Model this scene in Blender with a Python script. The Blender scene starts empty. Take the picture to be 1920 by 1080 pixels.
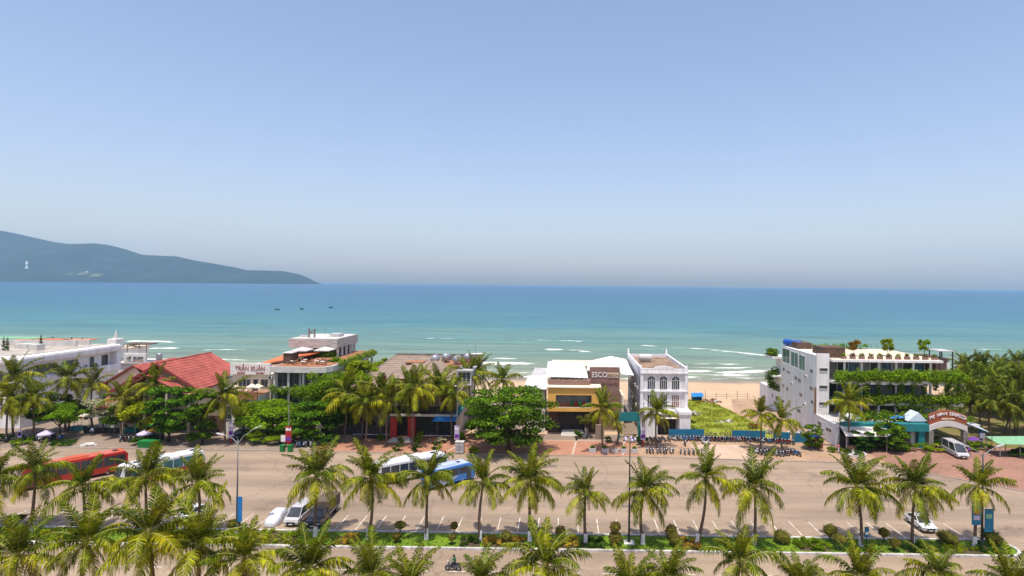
import bpy, bmesh, math, random
from mathutils import Vector, Matrix, noise, Euler
R = math.radians
rnd = random.Random(7)
S = bpy.context.scene
C = S.collection

# ------------------------------------------------------------------ camera
cd = bpy.data.cameras.new('camera')
cam = bpy.data.objects.new('camera', cd); C.objects.link(cam)
cam.matrix_world = (Matrix.Translation((0, 0, 30.6)) @ Matrix.Rotation(R(.48), 4, 'Z')
                    @ Matrix.Rotation(R(90), 4, 'X') @ Matrix.Rotation(math.atan(.0105), 4, 'Z'))
cd.sensor_width = 36; cd.lens = 1100 / 1920 * 36
cd.shift_x = -91 / 1920; cd.shift_y = -8 / 1920
cd.clip_start = .5; cd.clip_end = 60000
S.camera = cam
# ------------------------------------------------------------------ sky, sun, exposure
SUN_EL, SUN_AZ = 76, 184        # sun high, a little on the land side; azimuth measured from +Y towards +X
W = bpy.data.worlds.new('World'); S.world = W; W.use_nodes = True
wn = W.node_tree.nodes; wl = W.node_tree.links
for n in list(wn): wn.remove(n)
sky = wn.new('ShaderNodeTexSky'); sky.sky_type = 'NISHITA'; sky.sun_disc = False
sky.sun_elevation = R(SUN_EL); sky.sun_rotation = R(SUN_AZ)
sky.altitude = 0; sky.air_density = 1.3; sky.dust_density = 1.6; sky.ozone_density = 4
bg = wn.new('ShaderNodeBackground'); bg.inputs[1].default_value = .13
wo = wn.new('ShaderNodeOutputWorld')
wb = wn.new('ShaderNodeMixRGB'); wb.blend_type = 'MULTIPLY'; wb.inputs[0].default_value = 1; wb.inputs[2].default_value = (1.1, .935, .95, 1)   # warm white balance of the whole sky
wl.new(sky.outputs[0], wb.inputs[1]); wl.new(wb.outputs[0], bg.inputs[0]); wl.new(bg.outputs[0], wo.inputs[0])
sd = bpy.data.lights.new('sun', 'SUN'); sd.energy = 3.7; sd.angle = R(.53); sd.color = (1, .94, .84)
so = bpy.data.objects.new('sun', sd); C.objects.link(so)
e, a = R(SUN_EL), R(SUN_AZ)
sv = Vector((math.cos(e) * math.sin(a), math.cos(e) * math.cos(a), math.sin(e)))
so.rotation_euler = sv.to_track_quat('Z', 'Y').to_euler(); so.location = (0, 80, 120)
vs = S.view_settings
vs.view_transform = 'Standard'; vs.look = 'None'; vs.exposure = .5; vs.gamma = 1; vs.use_curve_mapping = False
S.cycles.use_denoising = True
S.cycles.max_bounces = 6; S.cycles.transparent_max_bounces = 8; S.cycles.volume_bounces = 1
S.cycles.diffuse_bounces = 4; S.cycles.glossy_bounces = 2; S.cycles.transmission_bounces = 3
S.cycles.caustics_reflective = False; S.cycles.caustics_refractive = False

# ------------------------------------------------------------------ helpers: meshes
class MB:
    def __init__(s): s.v = []; s.f = []
    def add(s, vs, fs):
        n = len(s.v); s.v += [tuple(v) for v in vs]; s.f += [tuple(i + n for i in f) for f in fs]; return s
    def box(s, x0, x1, y0, y1, z0, z1):
        return s.add([(x0, y0, z0), (x1, y0, z0), (x1, y1, z0), (x0, y1, z0), (x0, y0, z1), (x1, y0, z1), (x1, y1, z1), (x0, y1, z1)],
                     [(0, 3, 2, 1), (4, 5, 6, 7), (0, 1, 5, 4), (1, 2, 6, 5), (2, 3, 7, 6), (3, 0, 4, 7)])
    def obox(s, c, size, rot=(0, 0, 0)):
        m = Matrix.Translation(c) @ Euler(rot).to_matrix().to_4x4()
        b = MB().box(-size[0] / 2, size[0] / 2, -size[1] / 2, size[1] / 2, -size[2] / 2, size[2] / 2)
        return s.add([m @ Vector(v) for v in b.v], b.f)
    def prism(s, poly, z0, z1):
        n = len(poly)
        return s.add([(x, y, z0) for x, y in poly] + [(x, y, z1) for x, y in poly],
                     [tuple(range(n - 1, -1, -1)), tuple(range(n, 2 * n))] + [(i, (i + 1) % n, n + (i + 1) % n, n + i) for i in range(n)])
    def extr(s, pts, vec):
        n = len(pts); p = [Vector(q) for q in pts]; d = Vector(vec)
        return s.add(p + [q + d for q in p], [tuple(range(n)), tuple(range(2 * n - 1, n - 1, -1))] + [(i, n + i, n + (i + 1) % n, (i + 1) % n) for i in range(n)])
    def tube(s, pts, rads, n=8, cap=True):
        pts = [Vector(p) for p in pts]
        if not hasattr(rads, '__len__'): rads = [rads] * len(pts)
        vs_ = []; up = Vector((0, 0, 1))
        for i, p in enumerate(pts):
            t = (pts[min(i + 1, len(pts) - 1)] - pts[max(i - 1, 0)]).normalized()
            ref = Vector((1, 0, 0)) if abs(t.z) > .9 else up
            u = t.cross(ref).normalized(); w = t.cross(u)
            for k in range(n):
                an = 2 * math.pi * k / n
                vs_.append(p + (u * math.cos(an) + w * math.sin(an)) * rads[i])
        fs = []
        for i in range(len(pts) - 1):
            for k in range(n):
                a_, b_ = i * n + k, i * n + (k + 1) % n
                fs.append((a_, a_ + n, b_ + n, b_))
        if cap: fs += [tuple(range(n)), tuple(range(len(pts) * n - 1, (len(pts) - 1) * n - 1, -1))]
        return s.add(vs_, fs)
    def lathe(s, prof, c=(0, 0, 0), n=12, axis='z'):
        vs_ = []
        for r, z in prof:
            for k in range(n):
                an = 2 * math.pi * k / n; x, y = r * math.cos(an), r * math.sin(an)
                vs_.append((c[0] + x, c[1] + y, c[2] + z) if axis == 'z' else (c[0] + x, c[1] + z, c[2] + y) if axis == 'y' else (c[0] + z, c[1] + x, c[2] + y))
        fs = [(i * n + k, i * n + (k + 1) % n, (i + 1) * n + (k + 1) % n, (i + 1) * n + k) for i in range(len(prof) - 1) for k in range(n)]
        fs += [tuple(range(n - 1, -1, -1)), tuple(range((len(prof) - 1) * n, len(prof) * n))]
        return s.add(vs_, fs)
    def ell(s, c, r, n=10, m=6, jit=0, seed=0):
        rr = random.Random(seed); prof = []
        vs_ = []; fs = []
        for i in range(1, m):
            th = math.pi * i / m
            for k in range(n):
                an = 2 * math.pi * k / n; j = 1 + rr.uniform(-jit, jit)
                vs_.append((c[0] + r[0] * math.sin(th) * math.cos(an) * j, c[1] + r[1] * math.sin(th) * math.sin(an) * j, c[2] + r[2] * math.cos(th) * j))
        t = len(vs_); vs_ += [(c[0], c[1], c[2] + r[2]), (c[0], c[1], c[2] - r[2])]
        for i in range(m - 2):
            for k in range(n): fs.append((i * n + k, (i + 1) * n + k, (i + 1) * n + (k + 1) % n, i * n + (k + 1) % n))
        for k in range(n): fs += [(t, k, (k + 1) % n), (t + 1, (m - 2) * n + (k + 1) % n, (m - 2) * n + k)]
        return s.add(vs_, fs)
    def quad(s, a_, b_, c_, d_): return s.add([a_, b_, c_, d_], [(0, 1, 2, 3)])
    def poly(s, pts): return s.add(pts, [tuple(range(len(pts)))])
    def mesh(s, name, mat=None, smooth=False, bevel=0):
        me = bpy.data.meshes.new(name); me.from_pydata(s.v, [], s.f)
        if bevel:
            bm = bmesh.new(); bm.from_mesh(me)
            bmesh.ops.remove_doubles(bm, verts=bm.verts, dist=1e-4)
            bmesh.ops.recalc_face_normals(bm, faces=bm.faces)
            bmesh.ops.bevel(bm, geom=list(bm.edges), offset=bevel, segments=2, affect='EDGES', profile=.6, clamp_overlap=True)
            bm.to_mesh(me); bm.free()
        if mat: me.materials.append(mat)
        if smooth: me.polygons.foreach_set('use_smooth', [True] * len(me.polygons))
        me.update(); return me
    def build(s, name, mat=None, parent=None, smooth=False, bevel=0, local=False, loc=None):
        if parent is not None and not local:
            r = parent
            while r.parent: r = r.parent
            o_ = r.location; s.v = [(x - o_.x, y - o_.y, z - o_.z) for x, y, z in s.v]
        return obj(name, s.mesh(name, mat, smooth, bevel), parent, loc)

def obj(name, me, parent=None, loc=None, rot=None, sc=None):
    o = bpy.data.objects.new(name, me); C.objects.link(o)
    if parent is not None: o.parent = parent
    if loc is not None: o.location = loc
    if rot is not None: o.rotation_euler = rot
    if sc is not None: o.scale = sc if hasattr(sc, '__len__') else (sc,) * 3
    return o
def tag(o, label, cat, group=None):
    o['label'] = label; o['category'] = cat
    if group: o['group'] = group
    return o
def kind(o, k): o['kind'] = k; return o
def thing(name, label, cat, loc=(0, 0, 0), rz=0, group=None):
    o = obj(name, None, None, loc, (0, 0, rz)); o.empty_display_size = .3
    return tag(o, label, cat, group)
def copy_tree(o, parent=None):
    c = o.copy(); C.objects.link(c)
    if parent is not None: c.parent = parent
    for ch in o.children: copy_tree(ch, c)
    return c
def dup(root, loc, rz, label, group=None, sc=None):
    c = copy_tree(root); c.location = loc; c.rotation_euler = (0, 0, rz); c['label'] = label
    if group: c['group'] = group
    if sc: c.scale = (sc,) * 3
    return c
def text_mesh(body, size, mat, extrude=.04, bold=0):
    cu = bpy.data.curves.new('lettering', 'FONT'); cu.body = body; cu.size = size; cu.extrude = extrude; cu.offset = bold
    cu.align_x = 'CENTER'; cu.align_y = 'CENTER'; cu.resolution_u = 2
    t = bpy.data.objects.new('lettering', cu); C.objects.link(t)
    bpy.context.view_layer.update()
    me = bpy.data.meshes.new_from_object(t.evaluated_get(bpy.context.evaluated_depsgraph_get()))
    bpy.data.objects.remove(t); bpy.data.curves.remove(cu)
    me.materials.clear(); me.materials.append(mat); return me
def sign_text(body, size, mat, parent, world, width=None, rz=0, bold=.02, name='lettering'):
    me = text_mesh(body, size, mat, .05, bold)
    xs = [v.co.x for v in me.vertices]; w = max(xs) - min(xs)
    r = parent
    while r.parent: r = r.parent
    o = obj(name, me, parent, Vector(world) - r.location, (R(90), 0, rz))
    if width: o.scale = (width / w, 1, 1)
    return o
ORD = 'first second third fourth fifth sixth seventh eighth ninth tenth eleventh twelfth thirteenth fourteenth fifteenth sixteenth seventeenth eighteenth nineteenth twentieth'.split()

# ------------------------------------------------------------------ helpers: materials
def mat(name, c, rough=.8, var=.12, scale=1.5, c2=None, metal=0, spec=.3, bump=0, bscale=None, coord='Object', detail=4, stretch=None):
    m = bpy.data.materials.new(name); m.use_nodes = True; nt = m.node_tree; N = nt.nodes; L = nt.links
    p = N['Principled BSDF']; p.inputs['Roughness'].default_value = rough; p.inputs['Metallic'].default_value = metal
    p.inputs['Specular IOR Level'].default_value = spec
    tc = N.new('ShaderNodeTexCoord') if coord != 'World' else N.new('ShaderNodeNewGeometry')
    vec = tc.outputs['Position' if coord == 'World' else coord]
    if stretch:
        mp = N.new('ShaderNodeMapping'); mp.inputs['Scale'].default_value = stretch; L.new(vec, mp.inputs[0]); vec = mp.outputs[0]
    nz = N.new('ShaderNodeTexNoise'); nz.inputs['Scale'].default_value = scale; nz.inputs['Detail'].default_value = detail; nz.inputs['Roughness'].default_value = .65
    L.new(vec, nz.inputs['Vector'])
    rp = N.new('ShaderNodeValToRGB')
    k = c2 or tuple(x * (1 - var * 1.6) for x in c)
    rp.color_ramp.elements[0].color = (*k, 1); rp.color_ramp.elements[0].position = .32
    rp.color_ramp.elements[1].color = (*[min(1, x * (1 + var * .6)) for x in c], 1); rp.color_ramp.elements[1].position = .66
    L.new(nz.outputs['Fac'], rp.inputs[0]); L.new(rp.outputs[0], p.inputs['Base Color'])
    if bump:
        b = N.new('ShaderNodeBump'); b.inputs['Strength'].default_value = bump; b.inputs['Distance'].default_value = .05
        n2 = N.new('ShaderNodeTexNoise'); n2.inputs['Scale'].default_value = bscale or scale * 6; n2.inputs['Detail'].default_value = 3
        L.new(vec, n2.inputs['Vector']); L.new(n2.outputs['Fac'], b.inputs['Height']); L.new(b.outputs[0], p.inputs['Normal'])
    return m
def glass(name, c, rough=.12):
    m = mat(name, c, rough, .3, .6, spec=.5); return m
def leaf(name, c1, c2, c3=None, trans=.35, rough=.5, big=None):
    """per-leaf colour, part of the light passes through the blade"""
    m = bpy.data.materials.new(name); m.use_nodes = True; nt = m.node_tree; N = nt.nodes; L = nt.links
    p = N['Principled BSDF']; p.inputs['Roughness'].default_value = max(rough, .6); p.inputs['Specular IOR Level'].default_value = .06
    g = N.new('ShaderNodeNewGeometry'); rp = N.new('ShaderNodeValToRGB')
    rp.color_ramp.elements[0].color = (*c1, 1); rp.color_ramp.elements[1].color = (*c2, 1)
    if c3:
        e_ = rp.color_ramp.elements.new(.93); e_.color = (*c2, 1); rp.color_ramp.elements[-1].color = (*c3, 1)
    L.new(g.outputs['Random Per Island'], rp.inputs[0])
    oi = N.new('ShaderNodeObjectInfo'); hs = N.new('ShaderNodeHueSaturation')
    mr = N.new('ShaderNodeMapRange'); mr.inputs[3].default_value = .82; mr.inputs[4].default_value = 1.2
    tc = N.new('ShaderNodeTexCoord'); cn = N.new('ShaderNodeTexNoise'); cn.inputs['Scale'].default_value = .7; cn.inputs['Detail'].default_value = 2
    cm_ = N.new('ShaderNodeMapRange'); cm_.inputs[1].default_value = .32; cm_.inputs[2].default_value = .68; cm_.inputs[3].default_value = .55; cm_.inputs[4].default_value = 1.3
    L.new(tc.outputs['Object'], cn.inputs['Vector']); L.new(cn.outputs['Fac'], cm_.inputs[0]); vm = N.new('ShaderNodeMath'); vm.operation = 'MULTIPLY'
    L.new(oi.outputs['Random'], mr.inputs[0]); L.new(mr.outputs[0], vm.inputs[0]); L.new(cm_.outputs[0], vm.inputs[1]); L.new(vm.outputs[0], hs.inputs['Value'])
    mh = N.new('ShaderNodeMapRange'); mh.inputs[3].default_value = .485; mh.inputs[4].default_value = .515
    mu = N.new('ShaderNodeMath'); mu.operation = 'FRACT'; ml = N.new('ShaderNodeMath'); ml.operation = 'MULTIPLY'; ml.inputs[1].default_value = 7.31
    L.new(oi.outputs['Random'], ml.inputs[0]); L.new(ml.outputs[0], mu.inputs[0]); L.new(mu.outputs[0], mh.inputs[0]); L.new(mh.outputs[0], hs.inputs['Hue'])
    L.new(rp.outputs[0], hs.inputs['Color']); L.new(hs.outputs[0], p.inputs['Base Color'])
    t = N.new('ShaderNodeBsdfTranslucent'); mx = N.new('ShaderNodeMixShader'); mx.inputs[0].default_value = trans
    tint = N.new('ShaderNodeMixRGB'); tint.blend_type = 'MULTIPLY'; tint.inputs[0].default_value = 1; tint.inputs[2].default_value = (1.5, 1.45, .6, 1)
    L.new(hs.outputs[0], tint.inputs[1]); L.new(tint.outputs[0], t.inputs[0])
    L.new(p.outputs[0], mx.inputs[1]); L.new(t.outputs[0], mx.inputs[2]); L.new(mx.outputs[0], N['Material Output'].inputs[0])
    return m

M = {}
M['white'] = mat('white_plaster', (.82, .81, .81), .75, .06, .9, c2=(.64, .62, .6), bump=.05, bscale=8, stretch=(1.2, 1.2, .14), detail=6)
M['offwhite'] = mat('off_white_plaster', (.76, .73, .68), .8, .1, .5)
M['oldwhite'] = mat('weathered_white_plaster', (.74, .72, .73), .8, .16, .5, c2=(.5, .47, .45), stretch=(1.5, 1.5, .4))
M['cream'] = mat('cream_render', (.78, .68, .5), .8, .1, .5)
M['beige'] = mat('beige_render', (.64, .55, .43), .8, .12, .5)
M['roofwhite'] = mat('white_metal_roof', (.86, .86, .87), .5, .04, .3)
M['roofcream'] = mat('cream_metal_roof', (.78, .71, .62), .55, .08, .3)
M['roofgrey'] = mat('grey_metal_roof', (.5, .48, .47), .6, .12, .4)
M['concrete'] = mat('board_concrete', (.5, .47, .44), .85, .2, .8, c2=(.33, .3, .28), stretch=(.5, .5, 3))
M['paleconc'] = mat('pale_concrete', (.6, .57, .53), .85, .12, .6)
M['redroof'] = mat('red_roof_tile', (.4, .1, .078), .85, .2, .5, c2=(.25, .058, .046), detail=9, bump=.25, bscale=5)
M['orangeroof'] = mat('orange_roof_tile', (.62, .17, .06), .75, .15, .9)
M['brownroof'] = mat('brown_roof_tile', (.29, .215, .16), .85, .2, .5, c2=(.2, .15, .115), bump=.3, bscale=6)
M['trim'] = mat('dark_red_trim', (.22, .05, .04), .7)
M['orange'] = mat('ochre_panel', (.74, .43, .1), .65, .06, .4)
M['brown'] = mat('brown_cladding', (.26, .15, .12), .6, .12, .8)
M['dark'] = mat('near_black_and_shade', (.05, .048, .05), .8, .3)  # near black; on the shade panels it paints in the darkness under roofs
M['inside'] = mat('painted_room_dimness', (.13, .12, .115), .8, .4, .7)  # dark colour on solid boxes stands in for the dimness of rooms
M['glassd'] = glass('dark_window_glass', (.05, .06, .07))
M['glassb'] = glass('bluish_window_glass', (.12, .2, .28), .1)
M['curtain'] = mat('curtained_window', (.3, .28, .26), .5, .2, 2, stretch=(4, 4, .3))
M['glassg'] = glass('green_window_glass', (.1, .2, .15), .1)
M['glasst'] = glass('turquoise_window_glass', (.04, .16, .18), .1)
M['frame'] = mat('grey_window_frame', (.3, .28, .27), .6)
M['wood'] = mat('brown_timber', (.13, .08, .055), .8, .3, 2)
M['trunk'] = mat('palm_trunk', (.16, .115, .085), .95, .3, 3, bump=.4, bscale=6, stretch=(1, 1, 4))
M['bark'] = mat('tree_bark', (.1, .075, .055), .95, .3, 3)
M['lime'] = mat('whitewash', (.72, .72, .74), .85, .15, 2)
M['steel'] = mat('galvanised_steel', (.42, .42, .43), .45, .1, 2, metal=.6)
M['pole'] = mat('grey_lamp_pole', (.2, .19, .185), .6, .1, 2)
M['poled'] = mat('dark_green_pole', (.03, .045, .04), .5)
M['black'] = mat('black_rubber', (.018, .018, .02), .85, .2)
M['plastic'] = mat('black_plastic', (.03, .03, .034), .5, .2)
M['teal'] = mat('teal_painted_metal', (.02, .2, .21), .55, .12, .8)
M['bluefence'] = mat('blue_painted_sheet', (.015, .17, .3), .55, .15, .7)
M['bluetarp'] = mat('blue_tarpaulin', (.02, .2, .55), .5, .15, 1)
M['bluetank'] = mat('blue_plastic_tank', (.01, .09, .42), .4)
M['signred'] = mat('red_sign', (.42, .03, .025), .5)
M['signbrown'] = mat('red_brown_sign_board', (.3, .085, .04), .6, .1)
M['letter'] = mat('white_letters', (.8, .78, .76), .5, .02)
M['lettercream'] = mat('cream_letters', (.72, .6, .4), .5, .02)
M['letterred'] = mat('dark_red_letters', (.36, .13, .11), .5, .02)
M['letterdark'] = mat('dark_letters', (.05, .06, .08), .5, .02)
M['purple'] = mat('purple_cloth', (.16, .04, .32), .8)
M['lilac'] = mat('lilac_cloth', (.55, .48, .66), .8)
M['greencloth'] = mat('green_canopy_cloth', (.03, .42, .09), .7)
M['palegreen'] = mat('pale_green_sheet', (.22, .42, .24), .6, .1)
M['bin'] = mat('green_plastic_bin', (.01, .2, .04), .45)
M['yellow'] = mat('yellow_cloth', (.5, .27, .02), .8)
M['wicker'] = mat('wooden_furniture', (.32, .17, .1), .7)
M['skin'] = mat('skin', (.34, .19, .13), .6, .05)
M['terracotta'] = mat('terracotta_paving_deck', (.35, .16, .08), .85, .25, 1.5)
M['dirt'] = mat('roof_dirt', (.3, .2, .13), .95, .35, .6, c2=(.13, .09, .065))
M['roofdirt'] = mat('weathered_roof_screed', (.42, .38, .33), .9, .25, .4, c2=(.28, .25, .2))
M['deck'] = mat('cream_roof_deck', (.7, .57, .42), .85, .1, .5)
M['rock'] = mat('grey_rubble', (.26, .23, .2), .95, .3, 1.5, bump=.3)
M['soil'] = mat('planter_soil', (.1, .065, .045), .95, .3, 2)

# leaves
M['frond'] = leaf('palm_frond', (.035, .06, .003), (.25, .265, .006), (.4, .37, .012), .24)
M['frondy'] = leaf('palm_frond_yellowing', (.12, .14, .004), (.42, .4, .01), (.5, .36, .015), .24)
M['frondg'] = leaf('palm_frond_young', (.022, .05, .003), (.16, .2, .006), None, .24)
M['frondb'] = leaf('dead_palm_frond', (.22, .13, .05), (.33, .21, .07), None, .2)
M['rachis'] = mat('frond_rib', (.3, .28, .06), .6, .1)
M['nut'] = mat('coconut_husk', (.16, .14, .03), .6, .3, 3)
M['leaf'] = leaf('broad_leaf', (.025, .075, .004), (.13, .235, .008), (.24, .34, .014), .2)
M['leafd'] = leaf('dark_broad_leaf', (.015, .055, .006), (.06, .13, .008), None, .3)
M['leafl'] = leaf('light_leaf', (.08, .17, .005), (.23, .34, .01), (.33, .38, .014), .4)
M['leafy'] = leaf('yellow_green_leaf', (.15, .22, .006), (.34, .39, .012), None, .4)
M['leafr'] = leaf('reddish_leaf', (.2, .09, .02), (.34, .2, .03), (.12, .15, .02), .3)
M['flower'] = leaf('orange_yellow_flowers', (.18, .17, .02), (.5, .26, .03), (.6, .38, .05), .2)
M['petalw'] = leaf('white_blossom', (.12, .17, .03), (.62, .56, .38), (.75, .72, .6), .2)
M['hedge'] = leaf('clipped_hedge', (.08, .09, .012), (.17, .16, .02), None, .2)
M['olive'] = leaf('olive_topiary', (.1, .09, .018), (.2, .17, .03), None, .2)

# ------------------------------------------------------------------ ground, road, pavements
M['asphalt'] = mat('dusty_asphalt', (.365, .272, .188), .9, .1, .22, c2=(.225, .168, .122), coord='World', detail=9, stretch=(.1, 1, 1), bump=.15, bscale=4)
def weather(m, scale=.35):
    nt = m.node_tree; N = nt.nodes; L = nt.links; p = N['Principled BSDF']; src = p.inputs['Base Color'].links[0].from_socket
    g = N.new('ShaderNodeNewGeometry')
    def layer(src, tex_out, lo, hi, col, amt):
        r_ = N.new('ShaderNodeMapRange'); r_.inputs[1].default_value = lo; r_.inputs[2].default_value = hi; r_.inputs[3].default_value = 0; r_.inputs[4].default_value = amt
        L.new(tex_out, r_.inputs[0]); x_ = N.new('ShaderNodeMixRGB'); x_.blend_type = 'MULTIPLY'; x_.inputs[2].default_value = (*col, 1); L.new(r_.outputs[0], x_.inputs[0]); L.new(src, x_.inputs[1]); return x_.outputs[0]
    n1 = N.new('ShaderNodeTexNoise'); n1.inputs['Scale'].default_value = scale; n1.inputs['Detail'].default_value = 8; n1.inputs['Roughness'].default_value = .7; L.new(g.outputs['Position'], n1.inputs['Vector'])
    out = layer(src, n1.outputs['Fac'], .56, .72, (.62, .6, .6), .8)                      # oil and damp stains
    n2 = N.new('ShaderNodeTexNoise'); n2.inputs['Scale'].default_value = 3; n2.inputs['Detail'].default_value = 6; L.new(g.outputs['Position'], n2.inputs['Vector'])
    out = layer(out, n2.outputs['Fac'], .35, .7, (.8, .79, .78), .7)                      # coarse aggregate
    vo = N.new('ShaderNodeTexVoronoi'); vo.feature = 'DISTANCE_TO_EDGE'; vo.inputs['Scale'].default_value = .09; mp = N.new('ShaderNodeMixRGB'); mp.inputs[0].default_value = .12
    L.new(g.outputs['Position'], mp.inputs[1]); n3 = N.new('ShaderNodeTexNoise'); n3.inputs['Scale'].default_value = .5; L.new(g.outputs['Position'], n3.inputs['Vector'])
    ad = N.new('ShaderNodeVectorMath'); ad.operation = 'MULTIPLY_ADD'; ad.inputs[1].default_value = (3, 3, 0); L.new(n3.outputs['Color'], ad.inputs[0]); L.new(g.outputs['Position'], ad.inputs[2]); L.new(ad.outputs[0], vo.inputs['Vector'])
    out = layer(out, vo.outputs['Distance'], .012, .0, (.66, .64, .63), .75)              # cracks and joints
    L.new(out, p.inputs['Base Color'])
weather(M['asphalt'], .13)
M['concpave'] = mat('worn_concrete_paving', (.29, .22, .165), .9, .1, .12, c2=(.2, .15, .115), coord='World', detail=8)
M['brickpave'] = mat('red_brick_paving', (.43, .215, .13), .9, .1, .2, c2=(.33, .16, .1), coord='World', detail=9)
M['brickpink'] = mat('faded_brick_paving', (.33, .175, .12), .9, .1, .2, c2=(.25, .135, .095), coord='World', detail=9)
M['sandpave'] = mat('sandy_forecourt', (.43, .29, .185), .95, .1, .15, c2=(.3, .19, .12), coord='World', detail=9)
M['sand'] = mat('beach_sand', (.5, .36, .225), .95, .08, .06, c2=(.43, .3, .185), coord='World', detail=8, bump=.2, bscale=1)
for k_ in ('concpave', 'brickpave', 'brickpink', 'sandpave'): weather(M[k_], .25)
M['kerb'] = mat('white_painted_kerb', (.6, .56, .52), .85, .2, 1.2, c2=(.34, .31, .3), coord='World')
M['kerbgrey'] = mat('grey_kerb', (.34, .28, .23), .9, .2, 1.2, coord='World')
M['paint'] = mat('worn_road_paint', (.74, .68, .6), .8, .25, 1.1, c2=(.3, .25, .21), coord='World')
M['paintfaint'] = mat('faded_road_paint', (.34, .29, .25), .85, .2, .8, c2=(.23, .18, .15), coord='World')
M['lawn'] = mat('verge_lawn', (.15, .24, .012), .95, .2, .6, c2=(.085, .16, .01), coord='World', detail=9, bump=.6, bscale=14)
M['fieldgrass'] = mat('rough_field_grass', (.24, .26, .022), .95, .2, .3, c2=(.12, .17, .015), coord='World', detail=9, bump=.6, bscale=6)
M['grovegrass'] = mat('grove_grass', (.12, .12, .018), .95, .25, .25, c2=(.2, .14, .065), coord='World', detail=7, bump=.4, bscale=5)

def wet_edge(m):
    nt = m.node_tree; N = nt.nodes; L = nt.links; p = N['Principled BSDF']; src = p.inputs['Base Color'].links[0].from_socket
    g = N.new('ShaderNodeNewGeometry'); sx = N.new('ShaderNodeSeparateXYZ'); L.new(g.outputs['Position'], sx.inputs[0]); nz = N.new('ShaderNodeTexNoise'); nz.inputs['Scale'].default_value = .08; L.new(g.outputs['Position'], nz.inputs['Vector'])
    a_ = N.new('ShaderNodeMath'); a_.operation = 'MULTIPLY_ADD'; a_.inputs[1].default_value = 9; L.new(nz.outputs['Fac'], a_.inputs[0]); L.new(sx.outputs['Y'], a_.inputs[2])
    r_ = N.new('ShaderNodeMapRange'); r_.inputs[1].default_value = 192; r_.inputs[2].default_value = 198; L.new(a_.outputs[0], r_.inputs[0])
    x_ = N.new('ShaderNodeMixRGB'); x_.inputs[2].default_value = (.24, .185, .125, 1); L.new(r_.outputs[0], x_.inputs[0]); L.new(src, x_.inputs[1]); L.new(x_.outputs[0], p.inputs['Base Color'])
    q_ = N.new('ShaderNodeMapRange'); q_.inputs[3].default_value = .95; q_.inputs[4].default_value = .35; L.new(r_.outputs[0], q_.inputs[0]); L.new(q_.outputs[0], p.inputs['Roughness'])
wet_edge(M['sand'])
def slope(y):
    if y < 158: return -.04
    if y < 200: return -.04 - (y - 158) / 42 * 1.26
    return -1.3 - (y - 200) * .05
mb = MB(); xs = [-900, -500, -320] + list(range(-240, 301, 10)) + [420, 900]
ys = [-60, 0, 40, 100, 140, 158] + [160 + 3 * i for i in range(26)]
for y in ys:
    for x in xs:
        nz_ = noise.noise((x * .05, y * .09, 0)) * .18 if y > 160 else 0
        mb.v.append((x, y, slope(y) + nz_))
nx = len(xs)
mb.f = [(j * nx + i, j * nx + i + 1, (j + 1) * nx + i + 1, (j + 1) * nx + i) for j in range(len(ys) - 1) for i in range(nx - 1)]
kind(mb.build('ground', M['sand'], smooth=True), 'structure')

KERB = [(-260, 105.2), (-102, 105.2), (-56, 105), (-5, 104.2), (13.5, 104.1), (35.7, 102.8), (50.3, 102.2), (57, 99.1), (69.4, 89), (82, 76), (92, 60), (96, 36)]
road = kind(MB().poly([(-260, 36, 0)] + [(96, 36, 0)] + [(x, y, 0) for x, y in KERB[::-1][1:]]).build('road', M['asphalt']), 'structure')
def strip(pts, w, z):
    m = MB()
    for i in range(len(pts) - 1):
        a_, b_ = Vector((*pts[i], z)), Vector((*pts[i + 1], z)); d = (b_ - a_).normalized(); n_ = Vector((-d.y, d.x, 0)) * w / 2
        m.quad(a_ - n_, b_ - n_, b_ + n_, a_ + n_)
    return m
# parking stalls against the verge
lm = strip([(0, 0), (0, 4.9)], .11, .004).mesh('parking_line', M['paint'])
x = -70.6
while x < 51:
    obj('parking_line', lm, road, (x, 71.72, 0)); x += 2.5
strip([(-70.6, 76.62), (50, 76.62)], .08, .004).build('parking_line', M['paintfaint'], road)
fm = strip([(0, 0), (3.2, 3.3)], .12, .004).mesh('parking_line', M['paintfaint'])
for x, y in [(1, 92), (4.6, 92.2), (8.4, 88.6), (11.5, 88.4), (-3, 92), (14.5, 92), (18, 92)]: obj('parking_line', fm, road, (x, y, 0))
dm = strip([(-.9, 0), (.9, 0)], .13, .004).mesh('lane_dash', M['paint'])
for i in range(-17, 14): obj('lane_dash', dm, road, (i * 4.05 + 1, 62.1, 0))
cm = strip([(0, 0), (7, 0)], .5, .004).mesh('crosswalk_bar', M['paint'])
for i in range(5): obj('crosswalk_bar', cm, road, (53.4 + .25 * i, 65.3 - i * 1.15, 0))
M['patch'] = mat('road_repair_patch', (.2, .155, .125), .9, .1, .4, c2=(.16, .125, .1), coord='World'); weather(M['patch'], .3)
for px_, py_, w_, h_ in [(-6, 97.5, 5, 1.6), (18, 86, 3.2, 1.2), (-40, 93, 4.2, 1.4), (30, 98, 6, 1.1), (44, 84, 3, 1.6), (8, 80.5, 2.4, 1.1), (-52, 80, 3.6, 1.3), (-84, 98, 5, 1.3)]:
    MB().poly([(px_, py_, .003), (px_ + w_, py_ + .15, .003), (px_ + w_ - .2, py_ + h_, .003), (px_ + .1, py_ + h_ - .1, .003)]).build('road_patch', M['patch'], road)
for px_, py_ in [(-24, 84), (5, 85), (28, 80), (-2, 63.8), (20, 60.6), (-60, 96)]: MB().lathe([(.42, .0), (.42, .012), (.36, .014)], (px_, py_, 0), 16).build('manhole_cover', M['frame'], road)
def slab(name, poly, mt, z=.1, kind_='structure'):
    return kind(MB().prism(poly, -.3, z).build(name, mt), kind_)
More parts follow.
